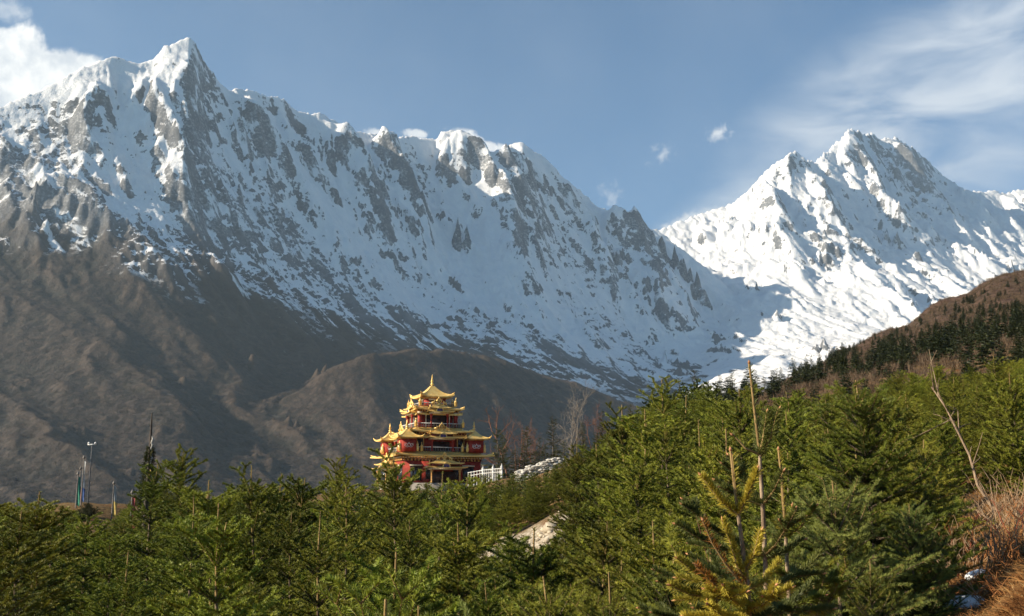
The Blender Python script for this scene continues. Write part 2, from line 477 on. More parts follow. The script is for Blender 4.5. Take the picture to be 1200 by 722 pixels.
# where cliffs and where clean snowfields lie on the faces
ROCKY = np.zeros_like(H)
def rocky(mass, X, Y, rx, ry, amt, rot=0.0):
    a, l = mass.at(X, Y)
    l1 = mass.at(X, Y - ry)[1]; l0 = mass.at(X, Y + ry)[1]
    sy_ = max((l1 - l0) * .5, .006); sx_ = rx / F_PX
    dx, dy = (GT - a) / sx_, (GL - l) / sy_
    c, s = math.cos(rot), math.sin(rot)
    d = ((dx * c + dy * s) ** 2 + (-dx * s + dy * c) ** 2)
    return amt * np.exp(-d * .8)
for (X, Y, rx, ry, am) in [(25, 190, 45, 50, .6), (80, 225, 25, 30, .7), (105, 150, 35, 22, .4), (232, 200, 24, 60, .35), (330, 250, 40, 25, .5), (470, 195, 50, 20, .8), (486, 258, 12, 26, 1.2), (452, 275, 10, 22, 1.0),
                           (590, 240, 22, 40, .9), (606, 290, 14, 26, .9), (690, 330, 45, 22, .9), (752, 300, 14, 40, 1.3), (772, 350, 9, 26, 1.3), (660, 240, 14, 16, .5), (300, 275, 50, 14, .5), (265, 130, 30, 22, .5), (345, 150, 40, 15, .4), (245, 95, 22, 40, -1.0),
                           (150, 215, 50, 30, -.9), (390, 215, 40, 60, -.4), (320, 305, 80, 24, -.6), (520, 280, 50, 40, -1.2), (430, 320, 90, 22, -1.0), (640, 300, 28, 40, -.5), (600, 345, 90, 16, -.8), (740, 372, 70, 14, -.7), (420, 372, 70, 16, .5), (540, 395, 80, 16, .8), (660, 410, 70, 14, .9), (780, 425, 70, 12, .9), (870, 432, 40, 10, .7), (820, 320, 60, 40, -1.2), (120, 105, 60, 18, -.8), (560, 190, 40, 20, -.8), (715, 265, 22, 24, -.8), (640, 215, 16, 24, -.5)]:
    ROCKY += rocky(left_mass, X, Y, rx, ry, am)
for (X, Y, rx, ry, am) in [(888, 262, 22, 24, 1.0), (965, 265, 12, 30, .6), (1035, 270, 12, 60, .6), (1085, 300, 14, 50, .5), (1060, 190, 40, 18, .5), (1090, 220, 20, 30, .5), (1120, 290, 14, 40, .5), (980, 300, 30, 16, .7),
                           (1000, 195, 30, 30, -.5), (850, 270, 40, 25, -.8), (1000, 370, 90, 25, -1.0), (1150, 290, 30, 50, -.4)]:
    ROCKY += rocky(right_mass, X, Y, rx, ry, am)
m0 = int((math.radians(-33) - TH[0]) / STEP)        # only the part near the frame is refined
def to_mesh(name, H, TH, LR, fy, fx, mat):
    Hf = upsample(H, fy, fx)
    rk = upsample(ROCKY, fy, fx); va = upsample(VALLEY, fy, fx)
    th = TH[0] + STEP / fx * np.arange(Hf.shape[1]); lr = LR[0] + STEP / fy * np.arange(Hf.shape[0])
    gt, gl = np.meshgrid(th, lr); gr = np.exp(gl)
    hi = np.clip((Hf - 650) / 500, 0, 1)
    if fx > 1:
        # rock steps and gullies a few pixels wide, stronger high up
        u, v = gt + .45 * gl, gl
        Hf = Hf + gr * hi * (.0024 + .0016 * np.clip((gr - 8500) / 1500, 0, 1)) * (ridged((gt + .5 * gl) * 170 + 2 * fbm(u * 40, v * 40, 2), gl * 70, 4, .6) - .45)
        Hf = Hf + gr * (1 - hi) * .0017 * fbm(gt * 95, gl * 115, 2, .6)
        strata = fbm((gt * 14 + gl * 8), (Hf / gr - .22 * gt) * 150, 4, .55)
        Hf = Hf + gr * hi * .0010 * strata
    X, Y = gr * np.sin(gt), gr * np.cos(gt)
    dr = np.gradient(Hf, axis=0) / (gr * STEP / fy); dt = np.gradient(Hf, axis=1) / (gr * STEP / fx)
    slope = np.hypot(dr, dt)
    bl = blur(Hf, 3)
    conc = (bl - Hf) / (gr * STEP)                   # >0 in hollows
    V = np.stack([X, Y, Hf], -1).reshape(-1, 3)
    ny, nx = Hf.shape
    i = (np.arange(ny - 1)[:, None] * nx + np.arange(nx - 1)[None, :]).ravel()
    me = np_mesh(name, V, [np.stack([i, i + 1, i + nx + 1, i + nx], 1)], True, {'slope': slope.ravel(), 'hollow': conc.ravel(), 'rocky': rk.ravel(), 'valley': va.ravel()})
    me.materials.append(mat)
    o = link(bpy.data.objects.new(name, me))
    return tag(o, kind='structure')

t = material("mountain", 0.75, 0.2)
tc = t.n('ShaderNodeNewGeometry')
pos = tc.outputs['Position']
sepz = t.n('ShaderNodeSeparateXYZ'); t.inp(sepz, 0, pos); Z = sepz.outputs[2]
ZL = t.math('ADD', Z, t.math('MULTIPLY', t.math('MINIMUM', t.math('MAXIMUM', sepz.outputs[0], -2600.0), 500.0), .18))   # the snow reaches lower towards the right
sl = t.n('ShaderNodeAttribute', attribute_name='slope').outputs['Fac']
ho = t.n('ShaderNodeAttribute', attribute_name='hollow').outputs['Fac']
nb = t.noise(pos, .0022, 6, .6, .3)      # hundreds of metres
nm = t.noise(pos, .012, 6, .65, .3)      # tens of metres
nf = t.noise(pos, .07, 5, .65)           # metres
nt = t.noise(pos, .16, 3, .7)            # single tree crowns
nstr = t.noise(t.mapping(pos, (.0025, .004, .03), (.10, .22, 0)), 1.0, 6, .62, .5)
rk_ = t.n('ShaderNodeAttribute', attribute_name='rocky').outputs['Fac']
# streaks down the fall line, which here runs down to the right and towards the viewer
cg = t.n('ShaderNodeCombineXYZ')
t.inp(cg, 0, t.math('MULTIPLY', t.dot(pos, (.50, .74, .05)), .016)); t.inp(cg, 1, t.math('MULTIPLY', t.dot(pos, (-.30, .30, .88)), .0045)); t.inp(cg, 2, t.math('MULTIPLY', t.dot(pos, (.55, -.55, -.45)), .0026))
ngul = t.noise(cg.outputs[0], 1.0, 6, .62, .35)
# snow holds where it is high, not too steep, and in hollows
hgt = t.math('ADD', t.math('DIVIDE', t.math('SUBTRACT', ZL, 870.0), 330.0), t.math('MULTIPLY', t.math('SUBTRACT', nb, .5), 1.7))
hgt = t.math('MINIMUM', hgt, 2.1)
s_ = t.math('ADD', hgt, t.math('MULTIPLY', ho, 1.1))
s_ = t.math('SUBTRACT', s_, t.math('MULTIPLY', t.math('SUBTRACT', sl, .98), 1.9))
s_ = t.math('ADD', s_, t.math('MULTIPLY', t.math('SUBTRACT', nm, .5), 1.1))
s_ = t.math('ADD', s_, t.math('MULTIPLY', t.math('SUBTRACT', nstr, .5), 2.2))
s_ = t.math('ADD', s_, t.math('MULTIPLY', t.math('SUBTRACT', ngul, .5), 4.2))
s_ = t.math('ADD', s_, t.math('MULTIPLY', t.math('SUBTRACT', t.math('ADD', t.math('MULTIPLY', nf, .7), t.math('MULTIPLY', t.noise(pos, .03, 5, .7), .5)), .6), 3.4))
far_ = t.math('MULTIPLY', t.smooth(Z, 1500.0, 2600.0), 0.30)
s_ = t.math('ADD', s_, far_)
s_ = t.math('SUBTRACT', s_, t.math('MULTIPLY', rk_, 1.25))
s_ = t.math('ADD', s_, t.math('MULTIPLY', t.math('SUBTRACT', t.noise(pos, .0011, 3, .5), .47), 1.4))
snow = t.math('MULTIPLY', t.smooth(s_, -.06, .13), t.smooth(t.math('ADD', ZL, t.math('MULTIPLY', t.math('SUBTRACT', nb, .5), 700.0)), 640.0, 800.0))
lowsn = t.smooth(t.math('ADD', t.math('ADD', t.math('MULTIPLY', ngul, .8), t.math('MULTIPLY', nm, .2)), t.math('MINIMUM', t.math('DIVIDE', t.math('SUBTRACT', ZL, 720.0), 520.0), .03)), .575, .63)
snow = t.math('MAXIMUM', snow, lowsn)
rock = t.mix(t.smooth(nm, .3, .7), (.070, .074, .082, 1), (.175, .178, .185, 1))
rock = t.mix(t.smooth(nstr, .4, .65), rock, (.125, .128, .135, 1))
wood = t.mix(t.smooth(nb, .35, .65), (.024, .017, .013, 1), (.043, .027, .018, 1))
wood = t.mix(t.math('MULTIPLY', t.smooth(t.math('ADD', t.math('MULTIPLY', nf, .4), t.math('MULTIPLY', nt, .6)), .38, .66), .75), wood, (.060, .043, .031, 1))
wood = t.mix(t.math('MULTIPLY', t.smooth(t.noise(pos, .006, 5, .6), .52, .66), .55), wood, (.030, .030, .020, 1))
wood = t.mix(t.math('MULTIPLY', t.smooth(t.noise(pos, .030, 5, .7), .50, .66), .75), wood, (.085, .063, .046, 1))
wood = t.mix(t.math('MULTIPLY', t.smooth(t.noise(pos, .010, 6, .7), .50, .64), .7), wood, (.020, .017, .013, 1))
vor = t.n('ShaderNodeTexVoronoi'); t.inp(vor, 'Vector', pos); vor.inputs['Scale'].default_value = .085
vor2 = t.n('ShaderNodeTexVoronoi'); t.inp(vor2, 'Vector', pos); vor2.inputs['Scale'].default_value = .045
wood = t.mix(t.math('MULTIPLY', t.smooth(vor.outputs['Distance'], .35, .75), .65), wood, (.014, .012, .009, 1))
wood = t.mix(t.math('MULTIPLY', t.smooth(t.math('FRACT', t.math('MULTIPLY', t.dot(vor2.outputs['Color'], (1, 1, 1)), 3.7)), .6, .95), .55), wood, (.072, .052, .039, 1))
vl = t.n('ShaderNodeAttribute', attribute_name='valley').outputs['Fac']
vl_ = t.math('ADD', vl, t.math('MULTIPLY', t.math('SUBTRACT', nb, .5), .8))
wood = t.mix(t.math('MULTIPLY', t.smooth(vl_, .10, .55), .75), wood, (.016, .015, .011, 1))  # gullies darker: their conifers, plus relief shade put into the colour
wood = t.mix(t.math('MULTIPLY', t.smooth(vl_, -.10, -.55), .60), wood, (.068, .046, .031, 1))  # ridges lightened in the colour so the relief shows on the shaded slope
bare = t.smooth(t.math('ADD', ZL, t.math('MULTIPLY', t.math('SUBTRACT', nb, .5), 700.0)), 620.0, 1000.0)
dust = t.math('MULTIPLY', t.math('MULTIPLY', t.smooth(t.math('ADD', t.math('MULTIPLY', nf, .6), t.math('MULTIPLY', ngul, .4)), .46, .62), .55), t.smooth(Z, 1000.0, 1500.0))
rock = t.mix(dust, rock, (.60, .62, .65, 1))
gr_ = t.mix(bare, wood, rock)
scar = t.math('MULTIPLY', t.smooth(t.noise(t.mapping(pos, (.012, .012, .004)), 1.0, 5, .65, .4), .66, .74), .35)
gr_ = t.mix(scar, gr_, (.30, .29, .27, 1))
snowc = t.mix(t.smooth(nm, .3, .7), (.68, .69, .71, 1), (.77, .77, .77, 1))
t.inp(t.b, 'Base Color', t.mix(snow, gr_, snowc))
bp = t.n('ShaderNodeBump'); bp.inputs['Strength'].default_value = .9
bp.inputs['Distance'].default_value = 9.0
bh = t.math('ADD', t.math('MULTIPLY', nf, .55), t.math('ADD', t.math('MULTIPLY', nm, 1.0), t.math('ADD', t.math('MULTIPLY', snow, .12), t.math('MULTIPLY', t.math('MULTIPLY', nt, .35), t.math('SUBTRACT', 1.0, bare)))))
t.inp(bp, 'Height', bh); t.t.links.new(bp.outputs[0], t.b.inputs['Normal'])
MOUNT = t.m
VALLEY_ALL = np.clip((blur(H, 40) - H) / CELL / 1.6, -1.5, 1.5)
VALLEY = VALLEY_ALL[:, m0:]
ROCKY_ALL = ROCKY
ROCKY = ROCKY_ALL[:, m0:]
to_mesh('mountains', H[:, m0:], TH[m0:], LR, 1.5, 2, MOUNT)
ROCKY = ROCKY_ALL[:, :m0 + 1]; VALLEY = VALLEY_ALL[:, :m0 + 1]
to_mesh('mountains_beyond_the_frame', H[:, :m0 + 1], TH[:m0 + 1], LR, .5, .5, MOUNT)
MOUNT_H = H
print('mountains', round(time.time() - T0, 1))

# ------------------------------------------------------------------ the near ground, from the photographer's feet to the hill on the right
GX = np.array([-500, -250, 0, 100, 200, 330, 430, 520, 600, 660, 720, 800, 880, 950, 1000, 1060, 1130, 1200, 1350, 1600], float)
GRAD = np.array([0, 4, 7, 10, 15, 22, 35, 50, 70, 90, 120, 160, 190, 240, 300, 420, 560, 760, 950, 1150], float)
TABLE = {   # height above the eye at those distances
    0:    [-1.6, -1.9, -2.3, -2.7, -3.5, -4.4, -5.0, -4.6, -2.2, -.3, -.6, -6, -14, -30, -50, -85, -120, -150, -170, -190],
    100:  [-1.6, -1.9, -2.3, -2.8, -3.5, -4.5, -5.2, -4.4, -1.2, .6, .2, -6, -14, -30, -50, -85, -120, -150, -170, -190],
    200:  [-1.6, -1.9, -2.4, -2.9, -3.7, -4.7, -5.6, -5.2, -2.6, .2, .3, -3, -10, -28, -48, -85, -120, -150, -170, -190],
    330:  [-1.6, -2.0, -2.6, -3.2, -4.1, -5.2, -6.4, -6.6, -5.0, -2.6, -.3, 1.4, 2, -10, -35, -80, -120, -150, -170, -190],
    430:  [-1.6, -2.0, -2.7, -3.3, -4.2, -5.4, -6.8, -7.2, -5.8, -3.4, -.6, 2.4, 3.6, 3.0, -20, -70, -115, -150, -170, -190],
    520:  [-1.6, -2.0, -2.7, -3.3, -4.2, -5.4, -6.9, -7.4, -6.0, -3.6, -.4, 2.4, 3.7, 4.5, -6, -50, -100, -140, -170, -190],
    600:  [-1.6, -2.0, -2.6, -3.2, -4.1, -5.2, -6.4, -6.0, -4.4, -.4, 1.4, 4.6, 4.4, 6, 6, -30, -85, -130, -160, -190],
    660:  [-1.6, -1.9, -2.4, -3.0, -3.8, -4.8, -5.6, -4.6, -2.2, 1.0, 3.4, 6.6, 7.5, 10, 12, -6, -60, -110, -150, -180],
    720:  [-1.6, -1.8, -2.2, -2.7, -3.3, -3.9, -3.6, -2.2, .4, 2.8, 5.4, 8.5, 10.5, 14, 18, 14, -30, -90, -130, -170],
    800:  [-1.6, -1.7, -1.9, -2.2, -2.5, -2.6, -1.4, .6, 3.2, 5.4, 8.4, 12, 14.5, 19, 24, 28, 0, -50, -90, -130],
    880:  [-1.6, -1.55, -1.6, -1.7, -1.8, -1.5, .2, 2.4, 5.0, 7.2, 10.4, 14.5, 17.5, 23, 30, 42, 44, 20, -20, -60],
    950:  [-1.6, -1.4, -1.3, -1.3, -1.2, -.7, 1.0, 3.2, 5.8, 8.2, 11.6, 16, 19.5, 26, 34, 52, 68, 90, 100, 20],
    1000: [-1.6, -1.25, -1.0, -1.0, -.8, -.2, 1.6, 3.8, 6.4, 8.9, 12.4, 17, 21, 28, 37, 58, 78, 110, 130, 60],
    1060: [-1.6, -1.0, -.75, -.65, -.35, .3, 2.2, 4.4, 7.1, 9.6, 13.4, 18.4, 22.6, 30, 40, 62, 87, 126, 142, 90],
    1130: [-1.6, -.8, -.55, -.4, .0, .7, 2.7, 5.0, 7.8, 10.6, 14.6, 20, 24.6, 33, 44, 68, 98, 148, 160, 100],
    1200: [-1.6, -.65, -.35, -.1, .4, 1.2, 3.3, 5.7, 8.7, 11.6, 16, 22, 27, 36, 48, 76, 110, 168, 180, 120],
}
TABLE[-500] = TABLE[0]; TABLE[-250] = TABLE[0]
TABLE[1350] = [v + .035 * r ** 1.02 if r > 3 else v for v, r in zip(TABLE[1200], GRAD)]
TABLE[1600] = [v + .08 * r ** 1.02 if r > 3 else v for v, r in zip(TABLE[1200], GRAD)]
for _k in (880, 950, 1000, 1060, 1130, 1200): TABLE[_k] = [v * (.78 if 45 < r < 200 and v > 0 else 1) for v, r in zip(TABLE[_k], GRAD)]
for _k in TABLE: TABLE[_k] = [v * math.cos(az_of(_k, 400)) if v > 0 else v for v in TABLE[_k]]
GA = np.array([az_of(x, 560) for x in GX])
GT_ = np.array([TABLE[int(x)] for x in GX])

def ground_h(x, y, rough=True):
    x, y = np.atleast_1d(np.asarray(x, float)), np.atleast_1d(np.asarray(y, float))
    r = np.hypot(x, y); a = np.arctan2(x, y)
    # behind the photographer the sheet simply goes on level
    a = np.clip(a, GA[0], GA[-1])
    lr = np.interp(r, GRAD, np.arange(len(GRAD)))
    k = np.interp(a, GA, np.arange(len(GA)))
    k0 = np.minimum(k.astype(int), len(GA) - 2); l0 = np.minimum(lr.astype(int), len(GRAD) - 2)
    tk, tl = k - k0, lr - l0
    tk = tk * tk * (3 - 2 * tk)
    h = (GT_[k0, l0] * (1 - tl) + GT_[k0, l0 + 1] * tl) * (1 - tk) + (GT_[k0 + 1, l0] * (1 - tl) + GT_[k0 + 1, l0 + 1] * tl) * tk
    if rough:
        amp = np.clip(r / 60, .05, 1)
        h = h + amp * .9 * fbm(x * .06, y * .06, 4) + .10 * fbm(x * .9, y * .9, 3) * np.clip(r / 6, .2, 1)
        far = np.clip((r - 330) / 300, 0, 1)
        h = h + far * 7 * fbm(x * .011 + 3, y * .011, 5) + far * 2.2 * fbm(x * .07, y * .07, 3)
        # the bare bank in the clearing
        d = np.hypot((x - BANK[0]) / 9.0, (y - BANK[1]) / 6.0)
        h = h - 2.0 * np.exp(-d * d * 1.2)
    return h
def gz(x, y):
    return float(ground_h(x, y)[0])
def spot(X, r, Y=560):
    a = az_of(X, Y)
    return r * math.sin(a), r * math.cos(a)
BANK = spot(612, 74)

def ground_mesh():
    fine = np.arange(math.radians(-31), math.radians(31.01), .0045)
    rest = np.arange(math.radians(31), math.radians(360 - 31), .06)[1:]
    th = np.concatenate([fine, rest])
    r = np.exp(np.arange(math.log(.5), math.log(1150), .011))
    gt, gr = np.meshgrid(th, r)
    x, y = gr * np.sin(gt), gr * np.cos(gt)
    h = ground_h(x.ravel(), y.ravel()).reshape(x.shape)
    V = np.concatenate([np.stack([x, y, h], -1).reshape(-1, 3), [[0, 0, -1.6]]])
    ny, nx = x.shape
    j = np.arange(nx); jn = (j + 1) % nx
    i = (np.arange(ny - 1)[:, None] * nx)
    q = np.stack([i + j, i + jn, i + nx + jn, i + nx + j], -1).reshape(-1, 4)
    tri = np.stack([jn, j, np.full(nx, len(V) - 1)], 1)
    me = np_mesh('ground', V, [q[:, ::-1], tri], True)
    t = material('ground', .9, .1)
    pos = t.n('ShaderNodeNewGeometry').outputs['Position']
    s1_, s2_, s3_ = t.noise(pos, .35, 6, .6), t.noise(pos, 3.0, 6, .65), t.noise(pos, 14.0, 4, .7)
    big = t.noise(pos, .022, 5, .6)
    grass = t.mix(t.smooth(s2_, .35, .68), (.090, .052, .022, 1), (.23, .15, .06, 1))
    grass = t.mix(t.smooth(s1_, .5, .68), grass, (.15, .060, .020, 1))
    grass = t.mix(t.math('MULTIPLY', t.smooth(s3_, .45, .7), .6), grass, (.030, .024, .014, 1))
    # beyond a few hundred metres: bare brown scrub
    ln = t.n('ShaderNodeVectorMath', operation='LENGTH'); t.inp(ln, 0, pos)
    scrub = t.mix(t.smooth(t.noise(pos, .30, 5, .7), .35, .65), (.045, .025, .018, 1), (.115, .073, .050, 1))
    scrub = t.mix(t.math('MULTIPLY', t.smooth(big, .5, .62), .6), scrub, (.045, .036, .022, 1))
    c = t.mix(t.smooth(ln.outputs['Value'], 200.0, 380.0), grass, scrub)
    # pale stony earth of the bank
    vb = t.n('ShaderNodeVectorMath', operation='DISTANCE'); t.inp(vb, 0, pos); vb.inputs[1].default_value = (BANK[0], BANK[1], -4.0)
    stony = t.smooth(t.math('ADD', vb.outputs['Value'], t.math('MULTIPLY', t.math('SUBTRACT', s1_, .5), 14.0)), 12.5, 8.0)
    c = t.mix(stony, c, t.mix(t.smooth(s2_, .35, .65), (.21, .165, .11, 1), (.46, .41, .33, 1)))
    t.inp(t.b, 'Base Color', c)
    bp = t.n('ShaderNodeBump'); bp.inputs['Strength'].default_value = .8; bp.inputs['Distance'].default_value = .12
    t.inp(bp, 'Height', t.math('ADD', s2_, t.math('MULTIPLY', s3_, .4))); t.t.links.new(bp.outputs[0], t.b.inputs['Normal'])
    me.materials.append(t.m)
    tag(link(bpy.data.objects.new('ground', me)), kind='structure')
ground_mesh()

# ------------------------------------------------------------------ conifers
def needle_material(name, dark, light, trans=.12):
    t = material(name, .5, .25)
    at = t.n('ShaderNodeAttribute', attribute_name='tint').outputs['Fac']
    oi = t.n('ShaderNodeObjectInfo').outputs['Random']
    c = t.mix(at, (*dark, 1), (*light, 1))
    hsv = t.n('ShaderNodeHueSaturation'); t.inp(hsv, 'Color', c)
    t.inp(hsv, 'Hue', t.math('ADD', .472, t.math('MULTIPLY', oi, .042)))
    t.inp(hsv, 'Value', t.math('ADD', .62, t.math('MULTIPLY', t.math('FRACT', t.math('MULTIPLY', oi, 7.31)), .75)))
    t.inp(t.b, 'Base Color', hsv.outputs[0])
    tr = t.n('ShaderNodeBsdfTranslucent'); t.inp(tr, 'Color', hsv.outputs[0])
    mx = t.n('ShaderNodeMixShader'); mx.inputs[0].default_value = trans
    t.t.links.new(t.b.outputs[0], mx.inputs[1]); t.t.links.new(tr.outputs[0], mx.inputs[2]); t.t.links.new(mx.outputs[0], t.o.inputs[0])
    return t.m
NEEDLE = needle_material('fir_needles', (.013, .029, .007), (.205, .230, .026))
NEEDLE_DARK = needle_material('old_conifer_needles', (.030, .043, .016), (.090, .098, .032), .15)
NEEDLE_GOLD = needle_material('yellowed_fir_needles', (.16, .17, .024), (.56, .50, .065), .3)
NEEDLE_BLUE = needle_material('bluish_fir_needles', (.036, .062, .016), (.19, .23, .055), .25)
NEEDLE_RED = needle_material('dead_fir_needles', (.20, .055, .012), (.42, .15, .03), .3)
def bark_material(name, c0, c1, sc=18.0):
    t = material(name, .85, .2)
    tc = t.n('ShaderNodeTexCoord').outputs['Object']
    f = t.noise(t.mapping(tc, (1, 1, .35)), sc, 5, .65)
    t.inp(t.b, 'Base Color', t.mix(t.smooth(f, .35, .68), (*c0, 1), (*c1, 1)))
    bp = t.n('ShaderNodeBump'); bp.inputs['Strength'].default_value = .6; bp.inputs['Distance'].default_value = .006
    t.inp(bp, 'Height', f); t.t.links.new(bp.outputs[0], t.b.inputs['Normal'])
    return t.m
BARK = bark_material('fir_bark', (.085, .060, .042), (.19, .14, .095))
BARK_YOUNG = bark_material('young_shoot_bark', (.17, .11, .045), (.32, .22, .095))
BARK_OLD = bark_material('old_bark', (.05, .042, .035), (.12, .10, .085))
BARK_PALE = bark_material('pale_dead_wood', (.20, .17, .14), (.46, .41, .35))
BUD = plain('bud', (.42, .20, .09), .5, .3, 40)

def norm(v):
    return v / (np.linalg.norm(v) + 1e-12)

class Shoots:
    """segments of wood and needled shoots, turned into two meshes"""
    def __init__(self, seed):
        self.w = []; self.s = []; self.r = np.random.default_rng(seed); self.buds = []
    def wood(self, p, q, r0, r1, young=0): self.w.append((p, q, r0, r1, young))
    def shoot(self, p, q, tint, dens=1.0): self.s.append((p, q, tint, dens))
    def branch(self, p, d, L, order, inc, tint, maxord=2, droop=.0, up=.10, rad=.010, ang=50, bare=0):
        R = self.r
        n = max(1, int(round(L / inc)))
        step = L / n
        side_up = np.array([0, 0, 1.0])
        for k in range(n):
            d = norm(d + np.array([0, 0, up * step / .3]) + R.normal(0, .045, 3))
            q = p + d * step * R.uniform(.92, 1.08)
            f0, f1 = 1 - k / n, 1 - (k + 1) / n
            self.wood(p, q, rad * (f0 * .85 + .15), rad * (f1 * .85 + .15), 1 if k == n - 1 else 0)
            tn = np.clip(tint - .14 + .56 * (k == n - 1) + R.normal(0, .12), 0, 1)
            if k >= bare: self.shoot(p, q, tn)
            if order < maxord and k < n:
                rem = L * (1 - (k + 1) / n)
                if k == n - 1: rem = step * .55
                sv = np.cross(d, side_up)
                sv = norm(sv + 1e-6); un = np.cross(sv, d)
                for sgn in (-1, 1):
                    if R.random() < .08: continue
                    Ls = max(rem * .66, step * .60) * R.uniform(.7, 1.15)
                    if Ls < .09: continue
                    a = math.radians(ang + R.uniform(-8, 8))
                    dd = d * math.cos(a) + sv * sgn * math.sin(a) + un * R.uniform(-.14, .22)
                    self.branch(q, norm(dd), Ls, order + 1, inc * .92, tint, maxord, droop, up * .6, rad * .5, ang, 0)
            p = q
        self.buds.append((p, d, rad * .6 + .003))
    def wood_mesh(self, name, mats, sides=4):
        P = np.array([a[0] for a in self.w]); Q = np.array([a[1] for a in self.w])
        r0 = np.array([a[2] for a in self.w]); r1 = np.array([a[3] for a in self.w]); y = np.array([a[4] for a in self.w])
        d = Q - P; d /= np.linalg.norm(d, axis=1)[:, None] + 1e-9
        ref = np.where(np.abs(d[:, 2:3]) > .9, [[1.0, 0, 0]], [[0, 0, 1.0]])
        u = np.cross(d, ref); u /= np.linalg.norm(u, axis=1)[:, None] + 1e-9
        v = np.cross(d, u)
        n = len(P); S = sides
        V = np.zeros((n, 2 * S, 3))
        for k in range(S):
            o = u * math.cos(2 * math.pi * k / S) + v * math.sin(2 * math.pi * k / S)
            V[:, k] = P + o * r0[:, None]; V[:, S + k] = Q + o * r1[:, None]
        b = np.arange(n)[:, None] * 2 * S
        F = np.concatenate([np.stack([b[:, 0] + k, b[:, 0] + (k + 1) % S, b[:, 0] + S + (k + 1) % S, b[:, 0] + S + k], 1) for k in range(S)])
        me = np_mesh(name, V.reshape(-1, 3), [F[:, ::-1]], True)
        for m in mats: me.materials.append(m)
        if len(mats) > 1:
            me.polygons.foreach_set('material_index', np.tile(y, S).astype(np.int32))
        return me
    def needle_mesh(self, name, mat, per_m=330, nl=.024, nw=.0032, fwd=.75, quad=False, flat=.0):
        R = self.r
        P = np.array([a[0] for a in self.s]); Q = np.array([a[1] for a in self.s])
        tn = np.array([a[2] for a in self.s]); de = np.array([a[3] for a in self.s])
        L = np.linalg.norm(Q - P, axis=1)
        cnt = np.maximum(3, (L * per_m * de).astype(int))
        idx = np.repeat(np.arange(len(P)), cnt)
        m = len(idx)
        t = R.random(m)
        d = (Q - P) / (L[:, None] + 1e-9)
        ref = np.where(np.abs(d[:, 2:3]) > .92, [[1.0, 0, 0]], [[0, 0, 1.0]])
        u = np.cross(d, ref); u /= np.linalg.norm(u, axis=1)[:, None] + 1e-9
        v = np.cross(u, d)
        a = R.uniform(0, 2 * np.pi, m)
        # fir needles stand to the sides and above, few below
        a = np.where((np.sin(a) < -.25) & (R.random(m) < .7), -a, a)
        o = u[idx] * np.cos(a)[:, None] + v[idx] * np.sin(a)[:, None]
        base = P[idx] + d[idx] * (t * L[idx])[:, None] + o * .002
        f = fwd * R.uniform(.5, 1.2, m)
        nd = o + d[idx] * f[:, None] + R.normal(0, .10, (m, 3))
        nd /= np.linalg.norm(nd, axis=1)[:, None]
        ln = nl * R.uniform(.75, 1.15, m) * np.where(t > .93, .8, 1)
        wv = np.cross(nd, R.normal(0, 1, (m, 3))); wv /= np.linalg.norm(wv, axis=1)[:, None] + 1e-9
        wv *= nw * .5
        tip = base + nd * ln[:, None]
        tint = np.clip(tn[idx] + R.normal(0, .08, m), 0, 1)
        if quad:
            mid = base + nd * (ln * .55)[:, None]
            V = np.stack([base - wv * .5, base + wv * .5, mid + wv, tip, mid - wv], 1).reshape(-1, 3)
            b = np.arange(m) * 5
            Fc = [np.stack([b, b + 1, b + 2, b + 4], 1), np.stack([b + 4, b + 2, b + 3], 1)]
            A = np.repeat(tint, 5)
        else:
            V = np.stack([base - wv, base + wv, tip], 1).reshape(-1, 3)
            b = np.arange(m) * 3
            Fc = [np.stack([b, b + 1, b + 2], 1)]
            A = np.repeat(tint, 3)
        me = np_mesh(name, V, Fc, False, {'tint': A})
        me.materials.append(mat)
        return me

